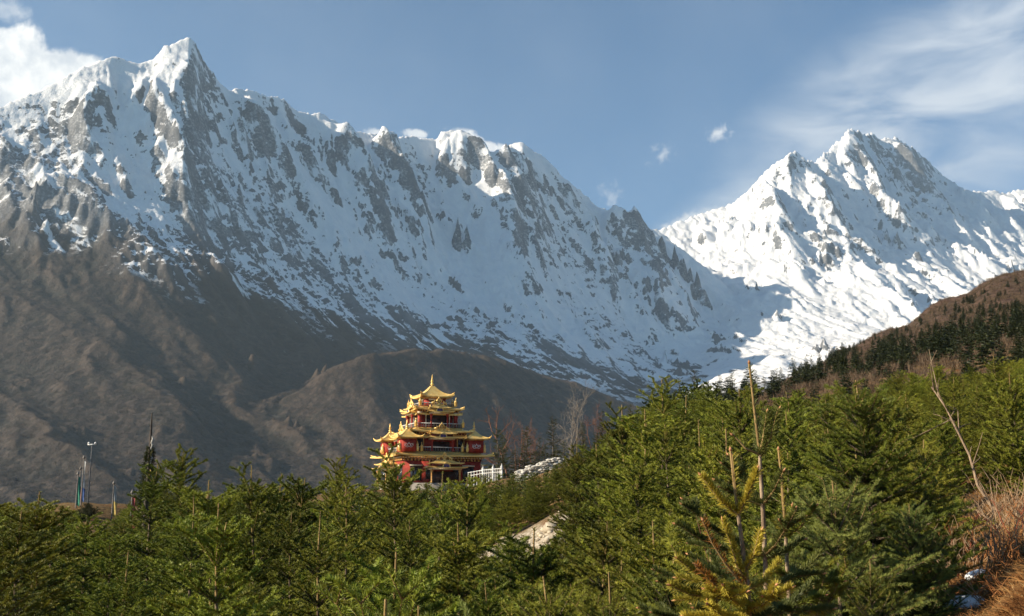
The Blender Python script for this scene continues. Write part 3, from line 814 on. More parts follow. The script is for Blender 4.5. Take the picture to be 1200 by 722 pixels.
def young_fir(seed, H, spread=.36, inter=.34, leader=.55, dens=980, inc=.23, lowest=.12, twin=False, tint=.28, nl=.035, nw=.0075, mat=None, asc=None):
    """an individual young fir as (trunk mesh, crown mesh), height H, standing at the origin"""
    S = Shoots(seed); R = S.r
    # trunk with a slight wander
    zs = [0.0]; z = lowest
    levels = []
    while z < H - leader * .9:
        levels.append(z); z += inter * R.uniform(.75, 1.2) * (1.0 if z < H * .6 else 1.1)
    levels.append(H - leader)
    wob = lambda z: np.array([.03 * math.sin(z * 2.1 + seed), .03 * math.cos(z * 1.7 + seed * 2), z])
    r_at = lambda z: .006 + .008 * H * (1 - z / H) ** .9
    pts = [0.0] + levels + [H]
    for a, b in zip(pts[:-1], pts[1:]):
        S.wood(wob(a), wob(b), r_at(a), r_at(b) if b < H else .006, 1 if b == H or a > H * .72 else 0)
    for i, z in enumerate(levels):
        f = z / H
        # branch length: full below, shorter to the top, only buds long at the last whorl
        Lm = spread * H * (1 - f) ** .82 * (0.72 + .28 * min(1, f / .25)) + .10
        top = len(levels) - 1 - i
        nb = int(R.integers(6, 9)) if top > 0 else int(R.integers(4, 6))
        a0 = R.uniform(0, 6.28)
        el = {0: 52, 1: 40, 2: 32}.get(top, 24 - 20 * (1 - f)) if asc is None else asc
        for k in range(nb):
            L = Lm * R.uniform(.72, 1.12)
            if top == 0: L = min(L, .20) * R.uniform(.8, 1.5)
            az = a0 + 6.283 * k / nb + R.normal(0, .18)
            e = math.radians(el + R.normal(0, 6))
            d = np.array([math.cos(az) * math.cos(e), math.sin(az) * math.cos(e), math.sin(e)])
            S.branch(wob(z), d, L, 0, inc, tint + R.normal(0, .10) + .12 * f, 2, up=.17, rad=.006 + .006 * L, bare=0)
        # weak shoots between the whorls
        if top > 0:
            for k in range(int(R.integers(6, 11))):
                zz = z + inter * R.uniform(.15, .85); az = R.uniform(0, 6.28); e = math.radians(R.uniform(5, 40))
                d = np.array([math.cos(az) * math.cos(e), math.sin(az) * math.cos(e), math.sin(e)])
                S.branch(wob(zz), d, Lm * R.uniform(.25, .55), 1, inc, tint + R.normal(0, .12), 2, up=.08, rad=.005)
    # the leader itself is needled only thinly
    S.shoot(wob(H - leader), wob(H - leader * .45), .75, .35); S.shoot(wob(H - leader * .45), wob(H), .85, .16)
    if twin:
        p = wob(H - leader * 1.2); q = p + np.array([.10, .05, leader * .85])
        S.wood(p, q, .010, .006, 1); S.shoot(p, q, .8, .25)
    for z in levels[-3:]:
        S.shoot(wob(z - .22), wob(z), .45, .5)
    tm = S.wood_mesh('trunk', [BARK, BARK_YOUNG], 5)
    cm = S.needle_mesh('crown', mat or NEEDLE, dens, nl, nw)
    return tm, cm

def tree_thing(name, meshes, loc, scale, rot, label, cat, group=None, lean=(0, 0), parts=('trunk', 'crown')):
    r = link(bpy.data.objects.new(name, None))
    r.location = loc; r.scale = scale if hasattr(scale, '__len__') else (scale,) * 3
    r.rotation_euler = (lean[0], lean[1], rot); r.empty_display_size = .3
    tag(r, label, cat, group)
    for pn, me in zip(parts, meshes):
        link(bpy.data.objects.new(pn, me), r)
    return r

FIR = []
for k, (H, sp, it, ld, tw, tn) in enumerate([(4.2, .33, .33, .42, False, .36), (4.6, .30, .36, .36, False, .42), (3.8, .38, .32, .35, True, .32), (4.4, .34, .35, .58, False, .45),
                                     (3.0, .40, .29, .38, False, .40), (4.8, .34, .32, .28, False, .28), (3.4, .35, .32, .50, True, .48), (2.2, .42, .26, .40, False, .42)]):
    FIR.append((H, young_fir(100 + k, H, sp, it, ld, tint=tn, twin=tw)))
print('fir meshes', round(time.time() - T0, 1), [len(m[1][1].polygons) for m in FIR])

# ------------------------------------------------------------------ where the young firs stand
random.seed(11)
FIR_GROUP = 'young firs of the thicket'
LFOL = {0: 'green fir with a long bare leader shoot', 1: 'slender green fir', 2: 'broad fir with a forked leader', 3: 'yellow green fir with a very long leader', 4: 'low wide fir',
        5: 'dark dense fir with a blunt top', 6: 'light green fir with two leader shoots', 7: 'small bright fir sapling'}
SFOL = {0: 'green fir with bare leader', 1: 'slender green fir', 2: 'broad forked fir', 3: 'yellow green fir with long leader', 4: 'low wide fir', 5: 'dark dense fir', 6: 'light green forked fir', 7: 'small bright fir'}
placed = []
def plant(X, r, Ytop, label=None, k=None, group=FIR_GROUP, minH=0.0, widen=1.0):
    x, y = spot(X, r, 560)
    zt = r * float(ray(X, Ytop)[1])
    z = gz(x, y) - .05
    H = zt - z
    if H < minH: return None
    if k is None: k = min(range(len(FIR)), key=lambda i: abs(FIR[i][0] - H) + random.random() * 2.2)
    sc = H / FIR[k][0]
    w_ = sc * random.uniform(.88, 1.12) * widen
    if w_ * FIR[k][0] > 6.5: w_ = 6.5 / FIR[k][0]
    placed.append((x, y, H))
    rot = random.uniform(0, 6.28)
    return tree_thing('fir_tree', FIR[k][1], (x, y, z), (w_, w_, sc), rot, label or 'young fir', 'fir tree', group, (random.gauss(0, .02), random.gauss(0, .02)))

HERO = [   # photo column, distance, photo row of the tip, kind, label
    (440, 108, 563, 1, 'distant fir before the left end of the temple wall'), (474, 112, 566, 2, 'distant fir before the temple plinth, left of the porch'), (500, 116, 565, 4, 'distant low fir before the middle of the temple plinth'), (528, 112, 563, 0, 'distant fir before the right end of the temple plinth'),
    (552, 106, 559, 2, 'distant fir before the ramp rail of the white balustrade'), (568, 102, 556, 4, 'distant fir before the left half of the white balustrade'), (584, 104, 555, 2, 'distant fir before the right half of the white balustrade'), (601, 98, 553, 0, 'distant fir between the white balustrade and the rubble wall'),
    (27, 13, 598, 0, 'young fir with bare leader at the left edge, below the flagpole knoll'),
    (60, 19, 576, 6, 'pale topped fir rising left of the flagpoles'),
    (4, 11, 632, 4, 'low fir cut by the left edge of the photo'),
    (100, 21, 604, 5, 'dark shaded fir directly below the flagpoles'),
    (158, 12, 645, 3, 'small fir with a thin tan leader in front of the dark spire'),
    (178, 25, 542, 1, 'fir with a tan leader standing just right of the dark spire'),
    (211, 27, 529, 5, 'tallest fir on the left, blunt layered top against the dark slope'),
    (219, 15, 590, 3, 'fir with a tall bare leader in front of the tallest left fir'),
    (241, 23, 563, 6, 'thin topped fir to the right of the tallest left fir'),
    (260, 11.5, 676, 7, 'little fir at the bottom edge, left of its taller twin'),
    (279, 11.5, 664, 7, 'little fir at the bottom edge with a straight tan leader'),
    (301, 24, 545, 0, 'broad tall fir left of the temple, double pointed crown'),
    (325, 27, 555, 6, 'fir close behind the broad fir left of the temple'),
    (346, 25, 560, 2, 'round topped fir halfway between tall left fir and temple'),
    (373, 13.5, 599, 3, 'fir with a long tan leader left below the temple'),
    (395, 30, 552, 5, 'fir standing left of the temple wall'),
    (406, 33, 536, 1, 'pointed fir just left of the temple turret'),
    (459, 21, 524, 0, 'fir whose candle tip crosses the red temple wall'),
    (472, 12, 642, 7, 'small fir low in front of the temple fir'),
    (516, 31, 552, 3, 'fir with a bare leader in front of the temple door'),
    (537, 29, 560, 2, 'bushy fir right below the temple porch'),
    (538, 17, 612, 6, 'fir with twin tan leaders beside the pale bank'),
    (590, 26, 612, 1, 'lone dark fir in front of the pale bank'),
    (628, 22, 618, 7, 'thin sapling with a bare stem at the right of the pale bank'),
    (678, 46, 513, 3, 'sunlit fir at the right end of the clearing'),
    (700, 32, 520, 2, 'wide fir at the left foot of the fir with the thick candle'),
    (727, 27, 474, 0, 'tall fir with a thick candle leader left of the highest fir'),
    (773, 26, 444, 1, 'highest green fir in the middle right, many pointed tips'),
    (757, 24, 478, 6, 'fir leaning against the left side of the highest fir'),
    (800, 29, 462, 3, 'fir at the right shoulder of the highest fir'),
    (724, 13, 640, 3, 'sapling with a bare tan leader at the bottom centre'),
    (769, 11.5, 610, 7, 'small fir under the highest fir with a stub leader'),
    (700, 17, 610, 4, 'broad green fir at the right edge of the clearing'),
    (740, 19, 545, 2, 'bushy bright fir below the thick candle leader'),
    (810, 18, 545, 5, 'dark fir behind the bare yellow sapling'),
    (845, 33, 470, 4, 'rounded fir left of the bare yellow leader'),
    (920, 30, 470, 6, 'fir right of the bare yellow leader, low tips'),
    (978, 21, 474, 3, 'fir with two candles left of the big dark fir'),
    (955, 25, 490, 2, 'round fir behind the yellow sapling'),
    (1065, 22, 462, 4, 'wide yellow green fir behind the big dark fir'),
    (1125, 21, 442, 0, 'slim fir with a thin leader above the leaning dead stem'),
    (1100, 31, 470, 2, 'bright rounded fir at the foot of the brown hill'),
    (1148, 29, 455, 4, 'bushy fir between the slim fir and the tall right fir'),
    (1174, 20, 411, 3, 'tall fir with a star shaped top at the right edge'),
    (1189, 17, 431, 1, 'fir with a long tan leader at the right edge'),
    (1165, 16, 515, 5, 'dense green fir low at the right edge'),
    (1210, 19, 440, 6, 'fir half cut by the right edge'),
]
for X, r, Yt, k, lab in HERO:
    plant(X, r, Yt, lab, k, widen=1.4 if 640 < X < 830 and r > 20 else 1.25)
n_hero = len(placed)

CEIL = np.array([(-200, 582), (0, 590), (60, 594), (85, 606), (140, 604), (165, 574), (185, 562), (250, 572), (290, 558), (340, 564), (395, 560), (425, 566), (440, 566), (520, 566), (560, 570), (590, 556),
                 (640, 548), (690, 524), (730, 496), (775, 468), (830, 472), (900, 466), (1000, 478), (1100, 470), (1180, 445), (1400, 425)], float)
def ceil_y(X): return float(np.interp(X, CEIL[:, 0], CEIL[:, 1]))
def sector_label(X, r, k):
    zone = ('at the far left' if X < 130 else 'in the left thicket' if X < 420 else 'below the temple' if X < 560 else 'near the pale bank' if X < 680 else
            'right of the clearing' if X < 850 else 'under the brown hill' if X < 1080 else 'at the far right')
    row = 'front row' if r < 20 else 'middle row' if r < 32 else 'back row'
    return f'{SFOL[k]} {zone}, {row}'.replace('yellow green', 'yellow-green').replace('light green', 'light-green'), f'firs {zone}, {row}'
tries = 0; per = {}
while len(placed) < 292 and tries < 60000:
    tries += 1
    X = random.uniform(-130, 1330); r = 9.5 + 34 * random.random() ** .75
    x, y = spot(X, r)
    # open ground: the sunny grass on the right, the clearing with the pale bank
    if X > 1100 and r < 12: continue
    if X > 760 and r < 12: continue
    g = (1.42 if X < 820 else 1.0) + r * .014
    if min((x - a) ** 2 + (y - b) ** 2 for a, b, _ in placed) < g * g: continue
    Yc = ceil_y(X) + (abs(random.gauss(0, 22)) - 2 if X < 850 else random.uniform(-18, 18))
    if 535 < X < 685 and r < 72: Yc = max(Yc, 662 + random.uniform(0, 30))
    if 600 < X < 640 and r > 40: continue
    zt = r * float(ray(X, Yc)[1]); H = zt - gz(x, y)
    if H < 1.1: continue
    if H > 5.2:
        H = random.uniform(3.6, 5.2); 
    Yt = 600 - (gz(x, y) + H) / r * F_PX
    k = min(range(len(FIR)), key=lambda i: abs(FIR[i][0] - H) + random.random() * 2.4)
    lab, grp = sector_label(X, r, k)
    zt = gz(x, y) + H
    sc = H / FIR[k][0]; w_ = sc * random.uniform(.9, 1.15)
    placed.append((x, y, H))
    tree_thing('fir_tree', FIR[k][1], (x, y, gz(x, y) - .05), (w_, w_, sc), random.uniform(0, 6.28), lab, 'fir tree', grp, (random.gauss(0, .025), random.gauss(0, .025)))
print('individual firs', len(placed), 'tries', tries, round(time.time() - T0, 1))

# ------------------------------------------------------------------ the wood behind them that nobody could count
def low_tree(seed, H, kind):
    """a light tree for the distance: (verts, quads) of shoot-shaped leaves"""
    R = np.random.default_rng(seed)
    V, Fq, tint = [], [], []
    def leaf(p, d, L, wd, tn):
        d = norm(d)
        s = norm(np.cross(d, R.normal(0, 1, 3))) * wd
        i = len(V)
        V.extend([p, p + d * L * .5 + s, p + d * L, p + d * L * .5 - s]); Fq.append((i, i + 1, i + 2, i + 3)); tint.extend([tn] * 4)
    if kind in ('young', 'small'):
        big = kind == 'small'
        for z in np.arange(.25, H - .3, .48 if big else .36):
            f = z / H; Lm = .36 * H * (1 - f) ** .85 + .12
            nb = 6 if big else 8
            for k in range(nb):
                az = R.uniform(0, 6.28); e = math.radians(5 + 40 * f + R.normal(0, 8)); L = Lm * R.uniform(.7, 1.15)
                d = np.array([math.cos(az) * math.cos(e), math.sin(az) * math.cos(e), math.sin(e)])
                sv = np.cross(d, [0, 0, 1]); tn = np.clip(.3 + .2 * f + R.normal(0, .15), 0, 1)
                q = np.array([0, 0, z])
                n_ = max(2, int(L / (.45 if big else .22)))
                for j in range(n_):
                    pp = q + d * L * (j + .3) / n_
                    leaf(pp, d + [0, 0, .1], L / n_ * 1.25, .065 if big else .045, tn)
                    for sg in (-1, 1):
                        leaf(pp, d * .6 + sv * sg * .8 + [0, 0, R.uniform(-.15, .25)], max(.14, L * .45 * (1 - j / n_)), .06 if big else .042, np.clip(tn + R.normal(0, .15), 0, 1))
        leaf(np.array([0, 0, H - .5]), np.array([0, 0, 1.0]), .5, .03, .9)
    else:
        droop = .25
        for z in np.arange(.12 * H, H - .3, H * .042):
            f = z / H; Lm = (.21 if kind == 'tall' else .27) * H * (1 - f) ** .75 + .25
            for k in range(6):
                az = R.uniform(0, 6.28); L = Lm * R.uniform(.45, 1.15)
                d = np.array([math.cos(az), math.sin(az), .35 * f - droop * .5])
                sv = np.cross(d, [0, 0, 1]); tn = np.clip(.35 + R.normal(0, .2), 0, 1)
                q = np.array([0, 0, z]); n_ = 3
                for j in range(n_):
                    pp = q + d * L * (j + .25) / n_
                    for sg in (-1, 0, 1):
                        leaf(pp, d + sv * sg * .7 + [0, 0, R.uniform(-.3, .15)], L * .45, L * .10 + .05, np.clip(tn + R.normal(0, .15), 0, 1))
        leaf(np.array([0, 0, H - .8]), np.array([0, 0, 1.0]), .8, .06, .5)
        # a stem
        for s in (0, 1):
            leaf(np.zeros(3), np.array([0, 0, 1.0]), H * .96, .012 * H, .05)
    return np.array(V), np.array(Fq), np.array(tint)

def scatter_mass(name, protos, spots, mat):
    Vs, Fs, Ts, n = [], [], [], 0
    for i, (x, y, z, H, rot) in enumerate(spots):
        H0, (V, Fq, tn) = protos[i % len(protos)]
        s = H / H0; c, sn = math.cos(rot), math.sin(rot)
        W = np.stack([(V[:, 0] * c - V[:, 1] * sn) * s + x, (V[:, 0] * sn + V[:, 1] * c) * s + y, V[:, 2] * s + z], 1)
        Vs.append(W); Fs.append(Fq + n); n += len(V)
        Ts.append(np.clip(tn + random.gauss(0, .10), 0, 1))
    me = np_mesh(name, np.concatenate(Vs), [np.concatenate(Fs)], False, {'tint': np.concatenate(Ts)})
    me.materials.append(mat)
    return tag(link(bpy.data.objects.new(name, me)), kind='stuff')

YP = [(4.0, low_tree(s, 4.0, 'young')) for s in range(6)]
sp = []
cells = {}
def free(x, y, g):
    cx, cy_ = int(x / 3), int(y / 3)
    for i in (-1, 0, 1):
        for j in (-1, 0, 1):
            for a, b in cells.get((cx + i, cy_ + j), ()):
                if (x - a) ** 2 + (y - b) ** 2 < g * g: return False
    cells.setdefault((cx, cy_), []).append((x, y)); return True
for a, b, _ in placed: free(a, b, .01)
TEMPLE = spot(505, 190)
for _ in range(70000):
    X = random.uniform(-150, 1380); r = 26 + 140 * random.random() ** .75
    if X < 560 and r > 182: continue
    if X < 420 and r > 100: continue
    if X < 175 and X > 20 and 62 < r < 110 and random.random() < .8: continue
    x, y = spot(X, r)
    if math.hypot(x - TEMPLE[0], y - TEMPLE[1]) < 12.5: continue
    if math.hypot((x - BANK[0]) / 10, (y - BANK[1]) / 6) < random.uniform(.6, 1.0): continue
    if not free(x, y, 1.55 + r * .004): continue
    z = gz(x, y); Yc = ceil_y(X) + random.uniform(-2, 16)
    if X > 700: Yc -= (32 if X > 860 else 32 * (X - 700) / 160) * min(1.45, (r - 34) / 70)
    if X > 850 and r > 55: Yc = 300
    if r > 125 and X > 850 and random.random() < .7: continue
    H = min(random.uniform(1.5, 2.7) if X > 850 else random.uniform(2.6, 5.4) * (1 + .3 * (r > 120)), r * float(ray(X, Yc)[1]) - z)
    if 540 < X < 676 and r < 84: H = min(H, r * float(ray(X, random.uniform(622, 656))[1]) - z)
    if H < 1.0: continue
    sp.append((x, y, z - .05, H, random.uniform(0, 6.28)))
print('stand', len(sp))
YF = [(4.0, low_tree(s, 4.0, 'small')) for s in range(6)]

def instanced_wood(name, spots, sources):
    """the mass of firs behind the countable ones: points that carry the same crowns"""
    me = bpy.data.meshes.new(name); me.vertices.add(len(spots))
    me.vertices.foreach_set('co', np.array([q[:3] for q in spots], np.float32).ravel())
    pick = [min(range(len(sources)), key=lambda i: abs(sources[i][0] - q[3]) + random.random() * 2.5) for q in spots]
    for an, vals in (('pick', pick),):
        a = me.attributes.new(an, 'INT', 'POINT'); a.data.foreach_set('value', np.array(vals, np.int32))
    sc_ = [q[3] / sources[i][0] for q, i in zip(spots, pick)]
    for an, vals in (('scl', [(s * random.uniform(1.05, 1.35), 0, s) for s in sc_]), ('rot', [(random.gauss(0, .03), random.gauss(0, .03), q[4]) for q in spots])):
        if an == 'scl': vals = [(v[0], v[0], v[2]) for v in vals]
        a = me.attributes.new(an, 'FLOAT_VECTOR', 'POINT'); a.data.foreach_set('vector', np.array(vals, np.float32).ravel())
    o = link(bpy.data.objects.new(name, me)); tag(o, kind='stuff')
    ng = bpy.data.node_groups.new(name, 'GeometryNodeTree')
    ng.interface.new_socket('Geometry', in_out='INPUT', socket_type='NodeSocketGeometry'); ng.interface.new_socket('Geometry', in_out='OUTPUT', socket_type='NodeSocketGeometry')
    N = ng.nodes.new; L = ng.links.new
    gi, go = N('NodeGroupInput'), N('NodeGroupOutput')
    g2 = N('GeometryNodeGeometryToInstance')
    for _, ob in reversed(sources):
        oi = N('GeometryNodeObjectInfo'); oi.transform_space = 'ORIGINAL'; oi.inputs['Object'].default_value = ob
        L(oi.outputs['Geometry'], g2.inputs[0])
    ip = N('GeometryNodeInstanceOnPoints'); ip.inputs['Pick Instance'].default_value = True
    L(gi.outputs[0], ip.inputs['Points']); L(g2.outputs[0], ip.inputs['Instance'])
    for an, ty, sock in (('pick', 'INT', 'Instance Index'), ('rot', 'FLOAT_VECTOR', 'Rotation'), ('scl', 'FLOAT_VECTOR', 'Scale')):
        na = N('GeometryNodeInputNamedAttribute'); na.data_type = ty; na.inputs['Name'].default_value = an
        L(na.outputs['Attribute'], ip.inputs[sock])
    L(ip.outputs[0], go.inputs[0])
    md = o.modifiers.new('wood', 'NODES'); md.node_group = ng
    return o
src = []
for H_, (tm, cm) in FIR:
    ob = next(o for o in bpy.data.objects if o.data == cm)
    src.append((H_, ob))
instanced_wood('young_fir_wood', [q for q in sp if math.hypot(q[0], q[1]) < 95], src)
scatter_mass('far_young_fir_wood', YF, [q for q in sp if math.hypot(q[0], q[1]) >= 95], NEEDLE)

# the old dark wood and the scrub on the hill
TP = [(12.0, low_tree(50 + s, 12.0, 'tall' if s % 2 else 'wide')) for s in range(6)]
sp = []
for _ in range(9000):
    X = random.uniform(820, 1400); r = 150 + 660 * random.random()
    x, y = spot(X, r); z = gz(x, y)
    Yg = 600 - z / r * F_PX
    # trees thin out towards the bare upper slope
    edge = np.interp(X, [820, 950, 1050, 1200, 1400], [430, 428, 405, 360, 330])
    if Yg < edge - 4: continue
    clump = float(fbm(np.array([x * .012]), np.array([y * .012]), 3)[0])
    if random.random() > .07 + .55 * clump + .10 * (r < 320): continue
    if r < 225 and X < 930: continue
    if not free(x, y, 2.6): continue
    sp.append((x, y, z - .3, random.uniform(3.2, 7.5) * (.7 + .45 * (r < 420)), random.uniform(0, 6.28)))
print('old wood', len(sp))
scatter_mass('dark_conifer_wood', TP, sp, NEEDLE_DARK)

def shrub_proto(seed, n=46):
    R = np.random.default_rng(seed); V, Fq = [], []
    for k in range(n):
        az, e = R.uniform(0, 6.28), R.uniform(.5, 1.5)
        d = np.array([math.cos(az) * math.cos(e), math.sin(az) * math.cos(e), math.sin(e)])
        p = R.normal(0, .22, 3) * [1, 1, 0] + d * R.uniform(0, .35); L = R.uniform(.35, .9)
        s = norm(np.cross(d, R.normal(0, 1, 3))) * R.uniform(.012, .03)
        i = len(V); V.extend([p - s, p + s, p + d * L + s * .2, p + d * L - s * .2]); Fq.append((i, i + 1, i + 2, i + 3))
    return np.array(V), np.array(Fq), np.repeat(R.random(n), 4)
t = material('scrub_twigs', .9, .1)
at = t.n('ShaderNodeAttribute', attribute_name='tint').outputs['Fac']
t.inp(t.b, 'Base Color', t.mix(at, (.048, .032, .021, 1), (.165, .115, .075, 1)))
SCRUB = t.m
SP_ = [(1.0, shrub_proto(s)) for s in range(8)]
sp = []
for _ in range(16000):
    X = random.uniform(860, 1400); r = 140 + 670 * random.random()
    x, y = spot(X, r); z = gz(x, y)
    if not free(x, y, 1.2): continue
    sp.append((x, y, z - .2, random.uniform(.9, 2.3), random.uniform(0, 6.28)))
scatter_mass('bare_scrub', SP_, sp, SCRUB)
# leafless scrub and small woods over the lower slopes of the mountains, kilometres away
SP2 = [(1.0, shrub_proto(40 + s, 12)) for s in range(8)]
SP2 = [(h_, (V * np.array([1.25, 1.25, .8]) * 1.0, Fq, tn)) for h_, (V, Fq, tn) in SP2]
sp = []
ny_, nx_ = MOUNT_H.shape
for _ in range(90000):
    a = random.uniform(math.radians(-29), math.radians(12)); l = math.log(random.uniform(1700, 5200))
    fi, fj = (l - LR[0]) / STEP, (a - TH[0]) / STEP
    i_, j_ = int(fi), int(fj)
    if not (0 <= i_ < ny_ - 1 and 0 <= j_ < nx_ - 1): continue
    z = MOUNT_H[i_, j_] * (1 - fi + i_) * (1 - fj + j_) + MOUNT_H[i_ + 1, j_] * (fi - i_) * (1 - fj + j_) + MOUNT_H[i_, j_ + 1] * (1 - fi + i_) * (fj - j_) + MOUNT_H[i_ + 1, j_ + 1] * (fi - i_) * (fj - j_)
    r = math.exp(l)
    if z + .19 * r * math.sin(a) > 640 + random.gauss(0, 90) or z / r < -.03: continue
    if random.random() > .55 + 1.1 * float(perlin(np.array([a * 60]), np.array([l * 45]))[0]): continue
    sp.append((r * math.sin(a), r * math.cos(a), z - 2.0, random.uniform(7, 15), random.uniform(0, 6.28)))
    if len(sp) >= 30000: break
t = material('far_scrub_twigs', .9, .1)
at = t.n('ShaderNodeAttribute', attribute_name='tint').outputs['Fac']
t.inp(t.b, 'Base Color', t.mix(at, (.020, .015, .011, 1), (.078, .055, .039, 1)))
scatter_mass('mountain_scrub', SP2, sp, t.m)
print('mountain scrub', len(sp))
print('masses', round(time.time() - T0, 1))

# ------------------------------------------------------------------ the temple
class MB:
    def __init__(self): self.V = []; self.F3 = []; self.F4 = []; self.n = 0
    def add(self, V, F):
        V = np.asarray(V, float)
        for f in F:
            (self.F4 if len(f) == 4 else self.F3).append([i + self.n for i in f])
        self.V.append(V); self.n += len(V); return self
    def box(self, x0, x1, y0, y1, z0, z1, M=None):
        V = np.array([(x, y, z) for x in (x0, x1) for y in (y0, y1) for z in (z0, z1)], float)
        if M is not None: V = V @ M[0].T + M[1]
        return self.add(V, [(0, 1, 3, 2), (4, 6, 7, 5), (0, 4, 5, 1), (2, 3, 7, 6), (0, 2, 6, 4), (1, 5, 7, 3)])
    def lathe(self, prof, c=(0, 0, 0), n=10):
        V = []; F = []
        for (r, z) in prof:
            for k in range(n):
                a = 2 * math.pi * k / n
                V.append((c[0] + r * math.cos(a), c[1] + r * math.sin(a), c[2] + z))
        for i in range(len(prof) - 1):
            for k in range(n):
                F.append((i * n + k, i * n + (k + 1) % n, (i + 1) * n + (k + 1) % n, (i + 1) * n + k))
        return self.add(V, F)
    def tube(self, pts, rad, n=6):
        pts = [np.array(p, float) for p in pts]
        rads = rad if hasattr(rad, '__len__') else [rad] * len(pts)
        V = []; F = []
        for i, p in enumerate(pts):
            d = norm(pts[min(i + 1, len(pts) - 1)] - pts[max(i - 1, 0)])
            ref = np.array([1.0, 0, 0]) if abs(d[2]) > .9 else np.array([0, 0, 1.0])
            u = norm(np.cross(d, ref)); v = np.cross(d, u)
            for k in range(n):
                a = 2 * math.pi * k / n
                V.append(p + (u * math.cos(a) + v * math.sin(a)) * rads[i])
        for i in range(len(pts) - 1):
            for k in range(n):
                F.append((i * n + k, i * n + (k + 1) % n, (i + 1) * n + (k + 1) % n, (i + 1) * n + k))
        F.append(tuple(range(n))[:4] if n == 4 else (0, 1, 2))
        return self.add(V, F)
    def skirt(self, ax, ay, bx, by, z0, z1, up=.35, th=.16, cx=0, cy=0, curve=1.6, top=True):
        """a hipped roof with a hollow slope and lifted corners: eave half sizes ax, ay, top half sizes bx, by"""
        nu, nv = 17, 7
        for side in range(4):
            for lay in (0, 1):
                V = []
                for j in range(nv):
                    v = j / (nv - 1)
                    for i in range(nu):
                        u = -1 + 2 * i / (nu - 1)
                        hx, hy = ax + (bx - ax) * v, ay + (by - ay) * v
                        if side == 0: x, y = u * hx, -hy
                        elif side == 1: x, y = hx, u * hy
                        elif side == 2: x, y = -u * hx, hy
                        else: x, y = -hx, -u * hy
                        z = z0 + (z1 - z0) * v ** curve + up * abs(u) ** 5 * (1 - v) ** 2
                        k = 1 + .10 * abs(u) ** 6 * (1 - v) ** 2
                        V.append((cx + x * k, cy + y * k, z - lay * th))
                F = []
                for j in range(nv - 1):
                    for i in range(nu - 1):
                        q = (j * nu + i, j * nu + i + 1, (j + 1) * nu + i + 1, (j + 1) * nu + i)
                        F.append(q if lay == 0 else q[::-1])
                self.add(V, F)
                if lay == 0: E = V[:nu]
                else:
                    e = V[:nu]
                    self.add(E + e, [(i, nu + i, nu + i + 1, i + 1) for i in range(nu - 1)])
        if top:
            self.add([(cx - bx, cy - by, z1), (cx + bx, cy - by, z1), (cx + bx, cy + by, z1), (cx - bx, cy + by, z1)], [(0, 1, 2, 3)])
        return self
    def build(self, name, mat, parent=None, smooth=False, bevel=0):
        fs = [np.array(f) for f in (self.F3, self.F4) if len(f)]
        me = np_mesh(name, np.concatenate(self.V), fs, smooth)
        me.materials.append(mat)
        o = link(bpy.data.objects.new(name, me), parent)
        if bevel:
            b = o.modifiers.new('bevel', 'BEVEL'); b.width = bevel; b.segments = 2; b.limit_method = 'ANGLE'
        return o

def gold_mat():
    t = material('gilded_metal', .34, .5)
    tc = t.n('ShaderNodeTexCoord').outputs['Object']
    f = t.noise(tc, 1.4, 5, .6); g_ = t.noise(tc, 9.0, 4, .6)
    c = t.mix(t.smooth(f, .3, .7), (.84, .50, .12, 1), (.95, .69, .25, 1))
    c = t.mix(t.math('MULTIPLY', t.smooth(g_, .55, .75), .5), c, (.42, .22, .05, 1))
    t.inp(t.b, 'Base Color', c); t.b.inputs['Metallic'].default_value = .30
    # standing seams of the roof sheets
    sp_ = t.n('ShaderNodeSeparateXYZ'); t.inp(sp_, 0, tc)
    w1 = t.math('SINE', t.math('MULTIPLY', sp_.outputs[0], 15.0)); w2 = t.math('SINE', t.math('MULTIPLY', sp_.outputs[1], 15.0))
    bp = t.n('ShaderNodeBump'); bp.inputs['Strength'].default_value = .6; bp.inputs['Distance'].default_value = .05
    t.inp(bp, 'Height', t.math('ADD', t.math('POWER', t.math('ABSOLUTE', w1), 6.0), t.math('POWER', t.math('ABSOLUTE', w2), 6.0)))
    t.t.links.new(bp.outputs[0], t.b.inputs['Normal'])
    return t.m
GOLD = gold_mat()
RED = plain('temple_red_plaster', (.32, .040, .026), .75, .3, 1.2)
MAROON = plain('dark_maroon_frieze', (.10, .018, .015), .7, .35, 2.0)
DARKW = plain('dark_opening', (.050, .026, .020), .5, .5, 2.0)
FRIEZE = plain('ochre_painted_band', (.50, .27, .08), .6, .35, 3.5)
CREAM = plain('cream_paint', (.66, .56, .40), .6, .2, 4.0)
WHITEP = plain('white_paint', (.78, .77, .74), .6, .12, 3.0)
GREYP = plain('grey_rail_paint', (.20, .20, .19), .6, .25, 3.0)
PURPLE = plain('violet_painted_arch', (.12, .08, .20), .6, .35, 3.0)
GLASS = material('window_glass', .12, .6); GLASS.inp(GLASS.b, 'Base Color', GLASS.mix(GLASS.smooth(GLASS.noise(GLASS.n('ShaderNodeTexCoord').outputs['Object'], 1.3, 3), .4, .6), (.02, .024, .03, 1), (.05, .055, .06, 1)))
GLASS = GLASS.m

temple = link(bpy.data.objects.new('temple', None))
tag(temple, 'red and gold tiered Buddhist temple with four corner turrets and a gilded spire', 'temple')
TH_ROT = math.radians(23)
temple.location = (TEMPLE[0], TEMPLE[1], 4.7)
temple.rotation_euler = (0, 0, -TH_ROT)
# rotation: the front (local -Y) turns slightly to the photo's right so that the left flank shows too
temple.rotation_euler = (0, 0, TH_ROT)

def rotz(k):
    a = k * math.pi / 2
    return np.array([[math.cos(a), -math.sin(a), 0], [math.sin(a), math.cos(a), 0], [0, 0, 1]])

